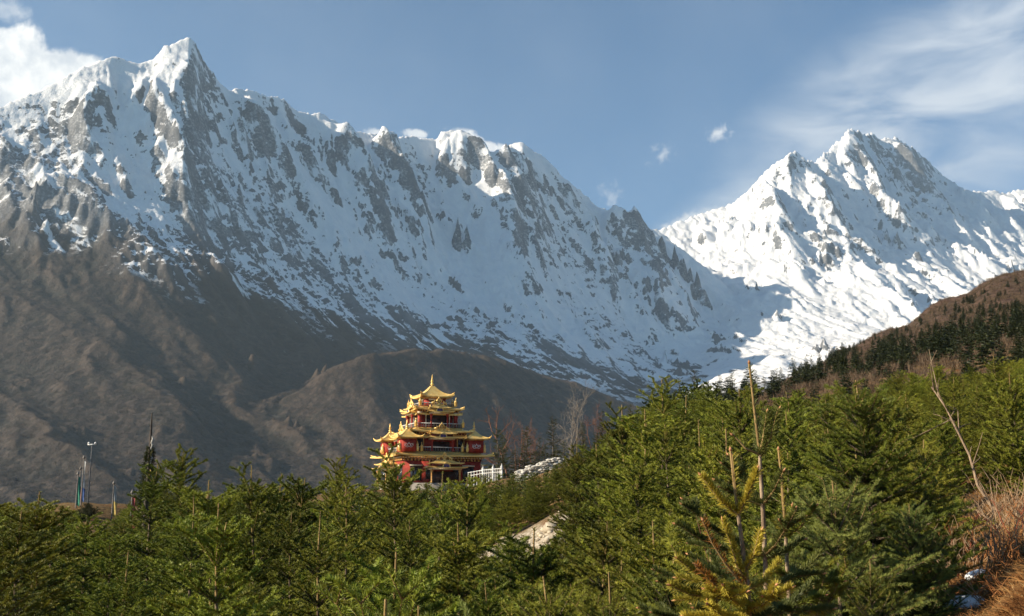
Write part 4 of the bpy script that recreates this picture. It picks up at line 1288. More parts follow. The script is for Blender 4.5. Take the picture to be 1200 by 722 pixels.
def finial_prof(s=1.0):
    return [(r * s, z * s) for r, z in [(.42, 0), (.42, .10), (.20, .16), (.16, .30), (.36, .42), (.38, .52), (.22, .62), (.14, .72), (.24, .86), (.27, 1.05), (.15, 1.45), (.09, 1.75), (.12, 1.85), (.05, 2.0), (.015, 2.3)]]

def ringed(ax, ay, z0, z1, step, size, depth, mat, name, parent):
    """a row of little blocks (beam ends, brackets) round a rectangle, one mesh"""
    m = MB()
    for x in np.arange(-ax + step / 2, ax, step):
        m.box(x - size / 2, x + size / 2, -ay - depth, -ay, z0, z1); m.box(x - size / 2, x + size / 2, ay, ay + depth, z0, z1)
    for y in np.arange(-ay + step / 2, ay, step):
        m.box(-ax - depth, -ax, y - size / 2, y + size / 2, z0, z1); m.box(ax, ax + depth, y - size / 2, y + size / 2, z0, z1)
    return m.build(name, mat, parent)

def railing(ax, ay, z, h, parent):
    m = MB()
    for zz in (z + h * .45, z + h):
        for s in (-1, 1):
            m.box(-ax, ax, s * ay - .05, s * ay + .05, zz - .05, zz); m.box(s * ax - .049, s * ax + .049, -ay, ay, zz - .052, zz - .002)
    for x in np.arange(-ax, ax + .01, .45):
        for s in (-1, 1): m.box(x - .04, x + .04, s * ay - .04, s * ay + .04, z, z + h - .05)
    for y in np.arange(-ay, ay + .01, .45):
        for s in (-1, 1): m.box(s * ax - .039, s * ax + .039, y - .04, y + .04, z, z + h - .05)
    r = m.build('railing', GREYP, parent)
    c = MB()
    for s in (-1, 1): c.box(-ax, ax, s * ay - .09, s * ay + .09, z + h + .002, z + h + .09); c.box(s * ax - .088, s * ax + .088, -ay + .09, ay - .09, z + h + .004, z + h + .088)
    c.build('rail_cap', WHITEP, r)
    return r

def storey(hx, hy, z0, z1, win):
    b = MB(); b.box(-hx, hx, -hy, hy, z0, z1)
    st = b.build('storey_wall', RED, temple)
    for k in range(4):
        W, Dp = (hx, hy) if k % 2 == 0 else (hy, hx)
        R_ = rotz(k)
        for (x, w, za, zb) in win:
            if abs(x) + w > W: continue
            m = MB(); m.box(x - w, x + w, -Dp - .10, -Dp + .02, za, zb, (R_, np.zeros(3)))
            f = m.build('window_frame', DARKW, st)
            g = MB()
            for a in np.linspace(x - w + .10, x + w - .10, 4)[:-1]:
                st_ = (2 * w - .20) / 3
                g.box(a + .03, a + st_ - .03, -Dp - .125, -Dp - .09, za + .12, zb - .35, (R_, np.zeros(3)))
            g.build('window_pane', GLASS, st)
            l = MB(); l.box(x - w - .12, x + w + .12, -Dp - .20, -Dp + .01, zb + .003, zb + .22, (R_, np.zeros(3)))
            l.build('window_lintel', CREAM, st)
    return st

def eave(ax, ay, bx, by, z0, z1, up, parent=temple):
    r = MB(); r.skirt(ax, ay, bx, by, z0, z1, up, .22)
    o = r.build('eave_roof', GOLD, parent, True)
    if up < .15: return o
    for sx in (-1, 1):
        for sy in (-1, 1):
            c = MB()
            c.tube([(sx * ax * .98, sy * ay * .98, z0 + up * .8), (sx * (ax * 1.06 + .06), sy * (ay * 1.06 + .06), z0 + up + .12), (sx * (ax * 1.07 + .12), sy * (ay * 1.07 + .12), z0 + up + .30)], [.15, .12, .03], 6)
            c.build('roof_corner_horn', GOLD, o, True)
    return o

# ground storey
pl = MB(); pl.box(-7.4, 7.4, -6.3, 6.3, -3.0, 0); pl.build('plinth', plain('grey_stone_plinth', (.30, .27, .23), .9, .3, 1.5), temple)
g0 = storey(6.85, 5.75, .003, 3.55, [(-4.6, 1.0, .35, 2.75), (4.6, 1.0, .35, 2.75), (-2.4, .5, .6, 2.6), (2.4, .5, .6, 2.6)])
m = MB(); m.box(-6.92, 6.92, -5.82, 5.82, 3.553, 4.0); m.build('frieze', MAROON, g0)
ringed(6.92, 5.82, 3.62, 3.95, .62, .34, .09, FRIEZE, 'beam_end', g0)
m = MB(); m.box(-7.1, 7.1, -6.0, 6.0, 4.003, 4.32); m.build('painted_band', FRIEZE, g0)
ringed(7.1, 6.0, 4.05, 4.28, .48, .26, .12, CREAM, 'bracket', g0)
eave(7.9, 6.8, 6.3, 5.2, 4.55, 5.25, .18)
r0 = railing(6.5, 5.4, 5.12, .75, temple)
# second storey
m = storey(4.6, 4.5, 5.2, 8.0, [(-3.5, .55, 5.9, 7.4), (3.5, .55, 5.9, 7.4)])
q = MB(); q.box(-4.72, 4.72, -4.62, 4.62, 8.003, 8.4); q.build('painted_band', FRIEZE, m)
ringed(4.72, 4.62, 8.08, 8.34, .5, .28, .10, MAROON, 'bracket', m)
eave(5.2, 5.1, 3.9, 3.8, 8.65, 9.3, .20)
eave(4.95, 4.85, 4.65, 4.55, 7.72, 7.98, .10)
for k in range(4):
    for x in (-4.2, -3.0, 3.0, 4.2):
        p_ = MB(); p_.lathe([(.14, 0), (.14, .1), (.10, .15), (.10, 2.1), (.18, 2.3), (.19, 2.5)], tuple(rotz(k) @ np.array([x, -4.72, 0]) + [0, 0, 5.2]), 8); p_.build('gallery_column', FRIEZE, m, True)
railing(4.1, 4.0, 9.25, .70, temple)
# third storey: open gallery between red corner piers
m = storey(2.75, 2.75, 9.3, 12.0, [(-1.3, .8, 9.8, 11.5), (1.3, .8, 9.8, 11.5)])
for sx in (-1, 1):
    for sy in (-1, 1):
        cp = MB(); cp.box(sx * 3.2 - .28, sx * 3.2 + .28, sy * 3.2 - .28, sy * 3.2 + .28, 9.25, 11.95)
        cp.build('corner_pier', RED, m)
for sx in (-1, 1):
    for sy in (-1, 1):
        cc = MB(); cc.box(sx * 3.2 - .36, sx * 3.2 + .36, sy * 3.2 - .36, sy * 3.2 + .36, 11.60, 11.94)
        cc.build('pier_capital', CREAM, m)
q = MB(); q.box(-3.55, 3.55, -3.55, 3.55, 11.955, 12.3); q.build('painted_band', MAROON, m)
ringed(3.55, 3.55, 12.0, 12.26, .45, .25, .10, FRIEZE, 'bracket', m)
for k in range(4):
    for x in (-2.1, -1.05, 1.05, 2.1):
        p_ = MB(); p_.lathe([(.12, 0), (.12, .1), (.085, .15), (.085, 2.0), (.16, 2.2), (.17, 2.4)], tuple(rotz(k) @ np.array([x, -3.15, 0]) + [0, 0, 9.3]), 8); p_.build('gallery_column', CREAM if abs(x) > 1.5 else RED, m, True)
eave(4.0, 4.0, 2.6, 2.6, 12.45, 13.0, .22)
eave(3.75, 3.75, 3.3, 3.3, 11.62, 11.9, .10)
railing(2.9, 2.9, 12.95, .55, temple)
# lantern storey and the top roof
m = storey(1.85, 1.85, 13.0, 14.35, [(0, 1.1, 13.4, 14.1)])
q = MB(); q.box(-1.95, 1.95, -1.95, 1.95, 14.353, 14.62); q.build('painted_band', FRIEZE, m)
top = eave(2.75, 2.75, .30, .30, 14.75, 16.75, .45)
f = MB(); f.lathe(finial_prof(.95), (0, 0, 16.6), 12); f.build('spire', GOLD, top, True)

# porches with stacked little roofs, a wheel between two deer on top
def porch(k, Dp, W, z_floor, z_roof, proj, big, wheel=True):
    R_ = rotz(k)
    root = link(bpy.data.objects.new('porch', None), temple)
    root.rotation_euler = (0, 0, k * math.pi / 2)
    y0 = -Dp
    for s in (-1, 1):
        x = s * (W - .25); col = MB()
        col.lathe([(.20, 0), (.20, .15), (.14, .2), (.14, z_roof - z_floor - .5), (.24, z_roof - z_floor - .35), (.26, z_roof - z_floor)], (x, y0 - proj + .25, z_floor), 8)
        col.build('porch_column', FRIEZE if big else RED, root, True)
    op = MB(); op.box(-W + .5, W - .5, y0 - .16, y0 - .01, z_floor, z_roof - .25); op.build('porch_opening', DARKW, root)
    bm_ = MB(); bm_.box(-W, W, y0 - proj, y0 - .003, z_roof, z_roof + .26); bm_.build('porch_beam', CREAM, root)
    for i, (ww, zz, pp) in enumerate(((W + .55, z_roof + .34, proj + .45), (W + .15, z_roof + 1.02, proj + .15))):
        if i == 1: b2 = MB(); b2.box(-W + .25, W - .25, y0 - proj + .25, y0 - .005, z_roof + .6, zz + .0); b2.build('porch_frieze', MAROON, root)
        rf = MB(); rf.skirt(ww, (pp + .4) / 2, ww * (.75 if i == 0 else .45), .12, zz, zz + (.42 if i == 0 else .62), .16, .12, 0, y0 - pp / 2 + .2)
        rf.build('porch_roof', GOLD, root, True)
    # painted horseshoe arch
    ar = MB(); pts = [(math.cos(a) * .62, y0 - proj - .06, z_roof + .42 + math.sin(a) * .72) for a in np.linspace(-.3, math.pi + .3, 15)]
    ar.tube(pts, .10, 6); arch = ar.build('arch_rim', GOLD, root, True)
    dk = MB(); n = 15
    V = [(0, y0 - proj - .03, z_roof + .5)] + [(math.cos(a) * .60, y0 - proj - .03, z_roof + .42 + math.sin(a) * .70) for a in np.linspace(-.3, math.pi + .3, n)]
    V2 = [(x, y + .12, z) for x, y, z in V]
    dk.add(V, [(0, i, i + 1) for i in range(1, n)]); dk.add(V2, [(0, i + 1, i) for i in range(1, n)]); dk.build('arch_panel', PURPLE, root)
    if wheel:
        zt = z_roof + 1.6; yw = y0 - proj / 2 + .0
        wh = MB(); wh.tube([(math.cos(a) * .42, yw, zt + .62 + math.sin(a) * .42) for a in np.linspace(0, 2 * math.pi, 19)], .085, 6)
        for a in np.linspace(0, math.pi, 5)[:-1]:
            wh.tube([(-math.cos(a) * .42, yw, zt + .62 - math.sin(a) * .42), (math.cos(a) * .42, yw, zt + .62 + math.sin(a) * .42)], .04, 5)
        wh.lathe([(.30, -.1), (.30, .04), (.16, .12), (.12, .26)], (0, yw, zt), 8); wh.lathe([(.10, 0), (.14, .1), (.02, .36)], (0, yw, zt + 1.06), 6)
        wh.build('wheel', GOLD, root, True)
        for s in (-1, 1):
            x = s * 1.0
            de = MB(); de.tube([(x + s * .30, yw, zt - .02), (x + s * .26, yw, zt + .30), (x, yw, zt + .34), (x - s * .16, yw, zt + .40), (x - s * .24, yw, zt + .62), (x - s * .36, yw, zt + .64)], [.10, .17, .16, .15, .09, .05], 7)
            for lx in (-.14, .24): de.tube([(x + s * lx, yw, zt + .30), (x + s * lx, yw, zt - .08)], [.06, .045], 5)
            de.build('deer', GOLD, root, True)
        for s in (-1, 1):
            fi = MB(); fi.lathe(finial_prof(.42), (s * (W - .1), yw, z_roof + .7), 8); fi.build('finial', GOLD, root, True)
    return root
for k, Dp in ((0, 5.82), (3, 6.92), (1, 6.92), (2, 5.82)):
    porch(k, Dp, 2.7, 0.01, 2.15, 2.0, True)
for k in range(4):
    porch(k, 4.62 if k % 2 == 0 else 4.72, 2.1, 5.25, 7.15, 1.4, False)
    porch(k, 3.3, 1.7, 9.3, 11.6, .95, False)

# corner turrets
def emblem(cx, cy, cz, k, par):
    e = MB(); n = 14
    pt = lambda a, r: (math.cos(a) * r, 0, math.sin(a) * r)
    R_ = rotz(k)
    def put(pts, rad):
        P = np.array(pts) @ R_.T + np.array([cx, cy, cz]); e.tube(P, rad, 5)
    put([pt(a, .26) for a in np.linspace(0, 2 * math.pi, 15)], .055)
    for s in (-1, 1):
        put([(s * (.42 + math.cos(a) * .16), 0, .08 + math.sin(a) * .16) for a in np.linspace(0, 2 * math.pi, 10)], .045)
        put([(s * .2, 0, -.36), (s * .5, 0, -.30), (s * .72, 0, -.10), (s * .66, 0, .3)], .045)
    put([(0, 0, .26), (0, 0, .46)], .06)
    return e.build('emblem', WHITEP, par)
for sx in (-1, 1):
    for sy in (-1, 1):
        cx, cy = sx * 5.95, sy * 4.85
        tr = link(bpy.data.objects.new('turret', None), temple); tr.location = (cx, cy, 5.1)
        b = MB(); b.box(-1.25, 1.25, -1.25, 1.25, 0, 2.05); b.build('turret_wall', RED, tr)
        q = MB(); q.box(-1.33, 1.33, -1.33, 1.33, 2.053, 2.25); q.build('turret_band', FRIEZE, tr)
        rf = MB(); rf.skirt(1.98, 1.98, .14, .14, 2.33, 3.85, .25, .14)
        for ax_ in (-1, 1):
            for ay_ in (-1, 1):
                rf.tube([(ax_ * 1.95, ay_ * 1.95, 2.5), (ax_ * 2.2, ay_ * 2.2, 2.62), (ax_ * 2.32, ay_ * 2.32, 2.92)], [.12, .10, .02], 5)
        rf.build('turret_roof', GOLD, tr, True)
        fi = MB(); fi.lathe(finial_prof(.74), (0, 0, 3.72), 9); fi.build('finial', GOLD, tr, True)
        for k, (ex, ey) in ((0, (0, -1.28)), (1, (1.28, 0)), (2, (0, 1.28)), (3, (-1.28, 0))):
            emblem(ex, ey, 1.05, k, tr)
        for a, b_ in ((-1.55, -1.0), (1.55, -1.0), (-1.0, 1.5), (1.0, 1.5)):
            va = MB(); va.lathe([(.16, 0), (.26, .25), (.28, .6), (.18, .9), (.24, 1.15), (.10, 1.3), (.04, 1.7)], (a, b_, .05), 8)
            va.build('gilded_urn', GOLD, tr, True)
# gilded victory banners standing on the roof edges
for z, a, b in ((5.2, 3.6, 5.6), (9.35, 4.2, 4.2), (13.0, 3.2, 3.2)):
    for sx in (-1, 1):
        for sy in (-1, 1):
            v = MB(); v.lathe([(.16, 0), (.26, .08), (.26, .75), (.30, .8), (.18, .95), (.08, 1.15), (.03, 1.5)], (sx * a, sy * b, z), 8); v.build('victory_banner', GOLD, temple, True)
print('temple', round(time.time() - T0, 1))

# ------------------------------------------------------------------ beside the temple
def px3(X, Y, r):
    a, e = ray(X, Y); a = float(a)
    return np.array([r * math.sin(a), r * math.cos(a), r * float(e)])

# white balustrade with a ramp rail
FENCEW = plain('weathered_white_paint', (.56, .55, .52), .7, .3, 2.5)
wr = link(bpy.data.objects.new('balustrade', None))
tag(wr, 'white balustrade with round topped posts to the right of the temple', 'balustrade')
a_, b_ = px3(566, 551, 172), px3(588, 549, 166)
c_ = px3(549, 554, 176)
wr.location = (a_[0], a_[1], 0)
o3 = np.array([a_[0], a_[1], 0])
zg = 1.2
def seg_rail(p, q, n, name):
    p, q = p - o3, q - o3
    m = MB()
    for k in range(n + 1):
        c = p + (q - p) * k / n
        base = gz(c[0] + o3[0], c[1] + o3[1]) - .3
        m.lathe([(.09, base - c[2]), (.09, -.05), (.13, 0), (.13, .06), (.05, .10)], c, 6)
    m.tube([p, q], .06, 6); m.tube([p - [0, 0, .5], q - [0, 0, .5]], .06, 6)
    m.build(name, FENCEW, wr, True)
seg_rail(a_, b_, 9, 'rail'); seg_rail(c_, a_, 5, 'ramp_rail')
for k, s in enumerate((0.0, .55, 1.0)):
    c = a_ + (b_ - a_) * s - o3
    base = gz(c[0] + o3[0], c[1] + o3[1]) - .3
    m = MB(); m.box(c[0] - .18, c[0] + .18, c[1] - .18, c[1] + .18, base, c[2] - .1)
    m.lathe([(.30, -.1), (.30, 0), (.18, .05), (.22, .18), (.19, .34), (.08, .45), (.06, .6), (.02, .75)], c, 9); m.build('gate_post', FENCEW, wr, True)

def rubble(name, pts, h, wd, mat, label, cat, seed, group=None):
    """a low wall of piled stones, one body"""
    R = np.random.default_rng(seed); m = MB()
    for i in range(int(len(pts))):
        c = pts[i]
        for _ in range(70):
            s = R.uniform(.09, .24); o = c + R.normal(0, 1, 3) * [.4, wd * .4, 0] + [0, 0, R.uniform(0, h)]
            stone(m, o, s * np.array([1.7, 1.2, .62]), R)
    ob = m.build(name, mat)
    return tag(ob, label, cat, group)
def stone(m, c, s, R, n=7):
    V = []; F = []
    ring = 5
    for j in range(ring):
        ph = math.pi * j / (ring - 1)
        for k in range(n):
            a = 2 * math.pi * k / n + .3 * j
            d = np.array([math.sin(ph) * math.cos(a), math.sin(ph) * math.sin(a), math.cos(ph)])
            V.append(c + d * s * R.uniform(.78, 1.18))
    for j in range(ring - 1):
        for k in range(n): F.append((j * n + k, (j + 1) * n + k, (j + 1) * n + (k + 1) % n, j * n + (k + 1) % n))
    m.add(V, F)
STONE_W = plain('whitewashed_stone', (.42, .40, .36), .9, .45, 2.0)
STONE = plain('pale_limestone', (.42, .36, .27), .9, .4, 1.6)
wp = []
for s in np.linspace(0, 1, 26):
    p = px3(609 + 40 * s, 0, 150); p[2] = gz(p[0], p[1]) - .1; wp.append(p)
rubble('stone_wall', wp, 1.4, 1.0, STONE_W, 'whitewashed rubble wall showing white above the firs right of the temple', 'stone wall', 5)
# pale rocks on the bank
R_ = np.random.default_rng(21)
ROCKS = []
for k in range(3):
    m = MB(); stone(m, np.zeros(3), np.array([.5, .42, .34]), R_, 9)
    ROCKS.append(m)
first = {}
k = 0
for (X, r, s) in [(566, 66, 1.3), (572, 68, .8), (578, 66, 1.6), (586, 69, 1.0), (593, 67, 1.4), (600, 70, .9), (584, 64, .9), (606, 66, 1.1), (622, 69, 1.3), (630, 71, 1.7), (637, 73, 1.2), (641, 76, 1.5), (618, 65, .8), (612, 63, 1.0), (628, 66, 1.0), (645, 80, 1.3), (570, 63, .9), (599, 64, .7)]:
    x, y = spot(X, r)
    if k % 3 not in first:
        o = ROCKS[k % 3].build('boulder', STONE); first[k % 3] = o
    else:
        o = first[k % 3].copy(); COL.objects.link(o)
    o.location = (x, y, gz(x, y) + .12 * s); o.scale = (s, s * R_.uniform(.8, 1.1), s * R_.uniform(.7, 1.0)); o.rotation_euler = (R_.uniform(-.3, .3), R_.uniform(-.3, .3), R_.uniform(0, 6.28))
    tag(o, 'pale boulder lying on the bare bank', 'boulder', 'pale boulders on the bank')
    k += 1

m = MB(); R = np.random.default_rng(88)
for _ in range(420):
    x, y = BANK[0] + R.normal(0, 5.0), BANK[1] + R.normal(0, 3.6)
    s = R.uniform(.06, .26) * (1 if R.random() < .9 else 1.7)
    stone(m, np.array([x, y, gz(x, y) + s * .3]), s * np.array([R.uniform(.9, 1.6), R.uniform(.8, 1.3), R.uniform(.5, .9)]), R, 6)
tag(m.build('loose_stones', STONE), kind='stuff')
# flagpoles on the knoll
FLAG_MATS = {n: plain(n + '_cloth', c, .85, .25, 5.0) for n, c in {'green': (.05, .24, .16), 'red': (.34, .08, .07), 'white': (.60, .58, .54), 'yellow': (.45, .33, .10), 'blue': (.08, .14, .35), 'pale': (.42, .40, .36)}.items()}
POLE = plain('weathered_pole', (.20, .18, .16), .7, .3, 6.0)
def flagpole(X, r, Yb, Yt, cols, label, width=.42, top='knob'):
    p = px3(X, Yt, r); zb = min(gz(p[0], p[1]), p[2] - 1) - .2
    ro = link(bpy.data.objects.new('prayer_flagpole', None)); ro.location = (p[0], p[1], zb)
    tag(ro, label, 'flagpole', 'prayer flagpoles on the knoll')
    h = p[2] - zb
    m = MB(); m.tube([(0, 0, 0), (0, 0, h * .5), (0, 0, h)], [.045, .04, .028], 7); m.build('pole', POLE, ro, True)
    t_ = MB(); t_.lathe([(.02, 0), (.09, .04), (.10, .12), (.04, .2), (.01, .3)], (0, 0, h - .05), 8); t_.build('top_knob', POLE, ro, True)
    if cols:
        z0, z1 = h * .16, h * .95
        n = len(cols)
        for i, cn in enumerate(cols):
            a, b = z0 + (z1 - z0) * i / n, z0 + (z1 - z0) * (i + 1) / n
            V, F = [], []
            ns, nw_ = 8, 4
            for j in range(ns + 1):
                z = a + (b - a) * j / ns
                for q in range(nw_ + 1):
                    u = q / nw_
                    V.append((.05 + width * u * (.75 + .25 * math.sin(z * 1.9)), .10 * u * math.sin(z * 2.7 + u * 3), z - .12 * u))
            for j in range(ns):
                for q in range(nw_): F.append((j * (nw_ + 1) + q, j * (nw_ + 1) + q + 1, (j + 1) * (nw_ + 1) + q + 1, (j + 1) * (nw_ + 1) + q))
            fm = MB(); fm.add(V, F)
            fo = fm.build('flag_cloth', FLAG_MATS[cn], ro, True)
            so = fo.modifiers.new('thickness', 'SOLIDIFY'); so.thickness = .012
    return ro
flagpole(91.5, 84, 592, 556, ['green'], 'short prayer flagpole with a green banner, leftmost on the knoll', .24)
flagpole(94.5, 86, 592, 550, ['red', 'pale'], 'prayer flagpole with a reddish banner beside the green one', .2)
flagpole(98.5, 85, 590, 537, ['blue', 'white', 'white'], 'tall prayer flagpole with a white banner in the middle of the knoll', .18)
flagpole(133.5, 80, 592, 567, ['yellow', 'pale'], 'short lone flagpole with a yellowish banner right of the others', .25)
flagpole(155, 70, 588, 578, ['red'], 'stub of a flagpole with a red cloth near the dark mast', .3)
# the bare lamp mast among them
p = px3(108, 520, 85); zb = gz(p[0], p[1]) - .2
lm = link(bpy.data.objects.new('lamp_mast', None)); lm.location = (p[0], p[1], zb)
tag(lm, 'tall thin grey lamp mast, highest of the poles on the left knoll', 'lamp mast')
h = p[2] - zb
m = MB(); m.tube([(0, 0, 0), (0, 0, h)], [.05, .032], 7); m.build('pole', plain('grey_steel', (.16, .16, .165), .5, .2, 5), lm, True)
m = MB(); m.box(-.30, .30, -.05, .05, h - .10, h - .02)
for s in (-1, 1): m.lathe([(.03, 0), (.08, -.05), (.09, -.13), (.02, -.15)], (s * .24, 0, h + .12), 8)
m.build('lamp_head', WHITEP, lm, True)

# the tall dark mast wrapped in evergreen boughs
p = px3(178, 484, 58); zb = gz(p[0], p[1]) - .2; h = p[2] - zb
S = Shoots(77); R = S.r
for k in range(1100):
    f = R.random() ** .8; z = h * (.20 + .62 * f); az = R.uniform(0, 6.28)
    rad = .62 * (1 - f) ** .6 + .13
    b0 = np.array([math.cos(az) * rad * .5, math.sin(az) * rad * .5, z])
    d = norm(np.array([math.cos(az) * .7, math.sin(az) * .7, R.uniform(-.9, .5)]))
    q = b0 + d * R.uniform(.12, .32) * (1.2 - .6 * f)
    S.wood(b0, q, .012, .006, 0); S.shoot(b0, q, np.clip(R.normal(.35, .25), 0, 1))
mm = MB(); mm.tube([(0, 0, 0), (0, 0, h * .45), (.03, 0, h * .8), (0, 0, h)], [.22, .15, .09, .03], 8)
mast = link(bpy.data.objects.new('wrapped_mast', None)); mast.location = (p[0], p[1], zb)
tag(mast, 'tall dark tapering mast wrapped in ragged evergreen boughs, left of the tallest fir', 'mast')
mm.build('pole', BARK_OLD, mast, True)
link(bpy.data.objects.new('bough_wrapping', S.needle_mesh('bough_wrapping', NEEDLE_DARK, 420, .05, .012)), mast)
for i, (zf, cn) in enumerate(((.80, 'yellow'), (.83, 'pale'), (.86, 'pale'), (.76, 'white'), (.69, 'yellow'))):
    fm = MB(); z = h * zf
    fm.tube([(.09, -.02, z + .15), (.16, -.09, z), (.10, -.12, z - .2), (.15, -.08, z - .34)], [.03, .05, .04, .015], 6); fm.build('cloth_scrap', FLAG_MATS[cn], mast, True)

# knoll bushes
def bush(name, X, r, w_, h_, seed, mat, label, cat, group=None, dens=300, tint=.3):
    S = Shoots(seed); R = S.r
    for k in range(int(60)):
        az = R.uniform(0, 6.28); e = R.uniform(.15, 1.45)
        d = np.array([math.cos(az) * math.cos(e), math.sin(az) * math.cos(e), math.sin(e)])
        L = R.uniform(.55, 1.0)
        b0 = R.normal(0, .12, 3) * [w_, w_, 0]
        mid = b0 + d * L * .5 * np.array([w_, w_, h_])
        S.branch(b0 + [0, 0, .02], norm(d * np.array([w_, w_, h_])), L * .8 * np.hypot(w_, h_) * .75, 1, .3, tint + R.normal(0, .1), 2, up=.06, rad=.012)
    x, y = spot(X, r)
    ro = link(bpy.data.objects.new(name, None)); ro.location = (x, y, gz(x, y) - .03); tag(ro, label, cat, group)
    link(bpy.data.objects.new('stem', S.wood_mesh('stem', [BARK_OLD], 4)), ro)
    link(bpy.data.objects.new('foliage', S.needle_mesh('foliage', mat, dens, .05, .018)), ro)
    return ro
bush('bush', 106, 80, 1.0, 1.0, 301, NEEDLE_DARK, 'dark round bush at the foot of the lamp mast', 'bush')
bush('bush', 98, 78, .9, .8, 302, NEEDLE_DARK, 'dark low bush between the flagpoles', 'bush')
bush('bush', 128, 66, 1.5, 1.3, 303, NEEDLE_DARK, 'wide dark bush on the slope below the lone flagpole', 'bush')
bush('bush', 150, 62, 1.2, 1.5, 304, NEEDLE, 'green bush on the slope between flagpole and mast', 'bush')
bush('bush', 84, 74, 1.2, 1.0, 305, NEEDLE, 'green bush left of the flagpoles on the knoll', 'bush')

# ------------------------------------------------------------------ single trees on the skyline
def old_fir(seed, H, spread, sparse):
    S = Shoots(seed); R = S.r
    S.wood(np.zeros(3), np.array([.1, 0, H * .5]), .022 * H, .014 * H, 0); S.wood(np.array([.1, 0, H * .5]), np.array([0, 0, H]), .014 * H, .02, 0)
    z = H * .18
    while z < H * .97:
        f = z / H; Lm = spread * H * (1 - f) ** .7 + .3
        for k in range(int(R.integers(4, 7))):
            if R.random() < sparse: continue
            az = R.uniform(0, 6.28); e = math.radians(-12 + 38 * f + R.normal(0, 6)); L = Lm * R.uniform(.5, 1.15)
            d = np.array([math.cos(az) * math.cos(e), math.sin(az) * math.cos(e), math.sin(e)])
            S.branch(np.array([.1 * (1 - f), 0, z]), d, L, 0, .6, .3 + R.normal(0, .15), 2, up=.03, rad=.05 * L * .5 + .01)
        z += H * .045 * R.uniform(.8, 1.3)
    return S.wood_mesh('trunk', [BARK_OLD], 5), S.needle_mesh('crown', NEEDLE_DARK, 70, .16, .05, 1.0)
OLD = [(12.0, old_fir(400, 12.0, .20, .2)), (12.0, old_fir(401, 12.0, .26, .35)), (12.0, old_fir(402, 12.0, .17, .1))]
for X, r, Yt, k, lab in [
    (583, 232, 499, 0, 'dark old fir directly right of the rear temple turret'), (590, 240, 508, 2, 'dark old fir squeezed between turret fir and russet larch'),
    (617, 246, 500, 2, 'dark narrow fir right of the russet larch'), (632, 250, 512, 1, 'shadowed fir left of the pale dead tree'), (648, 242, 487, 0, 'dark fir just left of the pale dead tree'),
    (683, 238, 494, 2, 'dark fir right of the pale dead tree'), (706, 236, 481, 1, 'open crowned dark fir left of the thick candle fir'), (740, 250, 474, 2, 'dark fir half hidden by the highest green fir'),
    (799, 240, 441, 1, 'ragged dark fir on the ridge, left of a pair'), (817, 236, 432, 1, 'ragged dark fir on the ridge with wide open branches, right of a pair'), (846, 250, 450, 0, 'dark ridge fir left of the bare leader tip'),
    (862, 262, 436, 2, 'narrow dark fir on the ridge beside the bare leader tip'), (900, 270, 440, 0, 'dark fir on the ridge just right of the bare leader tip'), (915, 280, 431, 1, 'dark fir on the ridge below the white snow tongue'),
    (938, 275, 425, 2, 'thin dark fir where the brown hill begins'), (962, 262, 436, 1, 'broad dark fir low on the brown hill'), (990, 285, 424, 0, 'dark fir at mid slope on the brown hill')]:
    x, y = spot(X, r); zt = r * float(ray(X, Yt)[1]); z = gz(x, y) - .3
    H = min(max(zt - z, 6.0), 22.0); sc = H / OLD[k][0]
    tree_thing('old_fir', OLD[k][1], (x, y, zt - H), (sc * .9, sc * .9, sc), random.uniform(0, 6.28), lab, 'conifer', 'old dark firs on the ridge')

for i, (X, r, Yt, k) in enumerate([(588, 205, 521, 0), (603, 212, 526, 2), (614, 200, 522, 1), (626, 208, 527, 0), (638, 214, 520, 2), (652, 204, 522, 1), (661, 212, 516, 0), (672, 206, 519, 2), (686, 214, 512, 1), (699, 208, 508, 0), (712, 214, 502, 2), (728, 206, 500, 0), (745, 212, 492, 1), (760, 206, 486, 2), (833, 215, 452, 0), (880, 222, 449, 2), (927, 226, 446, 0)]):
    x, y = spot(X, r); zt = r * float(ray(X, Yt)[1]); H = min(max(zt - gz(x, y) + .3, 5.0), 16.0); sc = H / OLD[k][0]
    tree_thing('old_fir', OLD[k][1], (x, y, zt - H), (sc * 1.25, sc * 1.25, sc), random.uniform(0, 6.28), 'dark old fir in the lower row behind the clearing', 'conifer', 'lower row of old firs')

def bare_tree(seed, H, spread, stems, mat, order=3, fine=.6):
    S = Shoots(seed); R = S.r
    def grow(p, d, L, rad, o):
        n = 3
        for k in range(n):
            d = norm(d + R.normal(0, .13, 3) + [0, 0, .10]); q = p + d * L / n
            S.wood(p, q, rad * (1 - k / n * .5), rad * (1 - (k + 1) / n * .5), 0)
            if o > 0:
                for _ in range(int(R.integers(1, 3 + (o > 1)))):
                    dd = norm(d + R.normal(0, fine, 3)); grow(q, dd, L * R.uniform(.35, .6), rad * .45, o - 1)
            p = q
    for s in range(stems):
        az = R.uniform(0, 6.28)
        grow(np.array([math.cos(az), math.sin(az), 0]) * .25 * (stems > 1), norm(np.array([math.cos(az) * spread, math.sin(az) * spread, 1.0])), H * R.uniform(.7, 1), .020 * H / math.sqrt(stems), order)
    return S
BARK_GREY = bark_material('grey_dead_wood', (.13, .11, .09), (.30, .26, .22))
RUSSET = bark_material('russet_twigs', (.12, .055, .035), (.24, .12, .075))
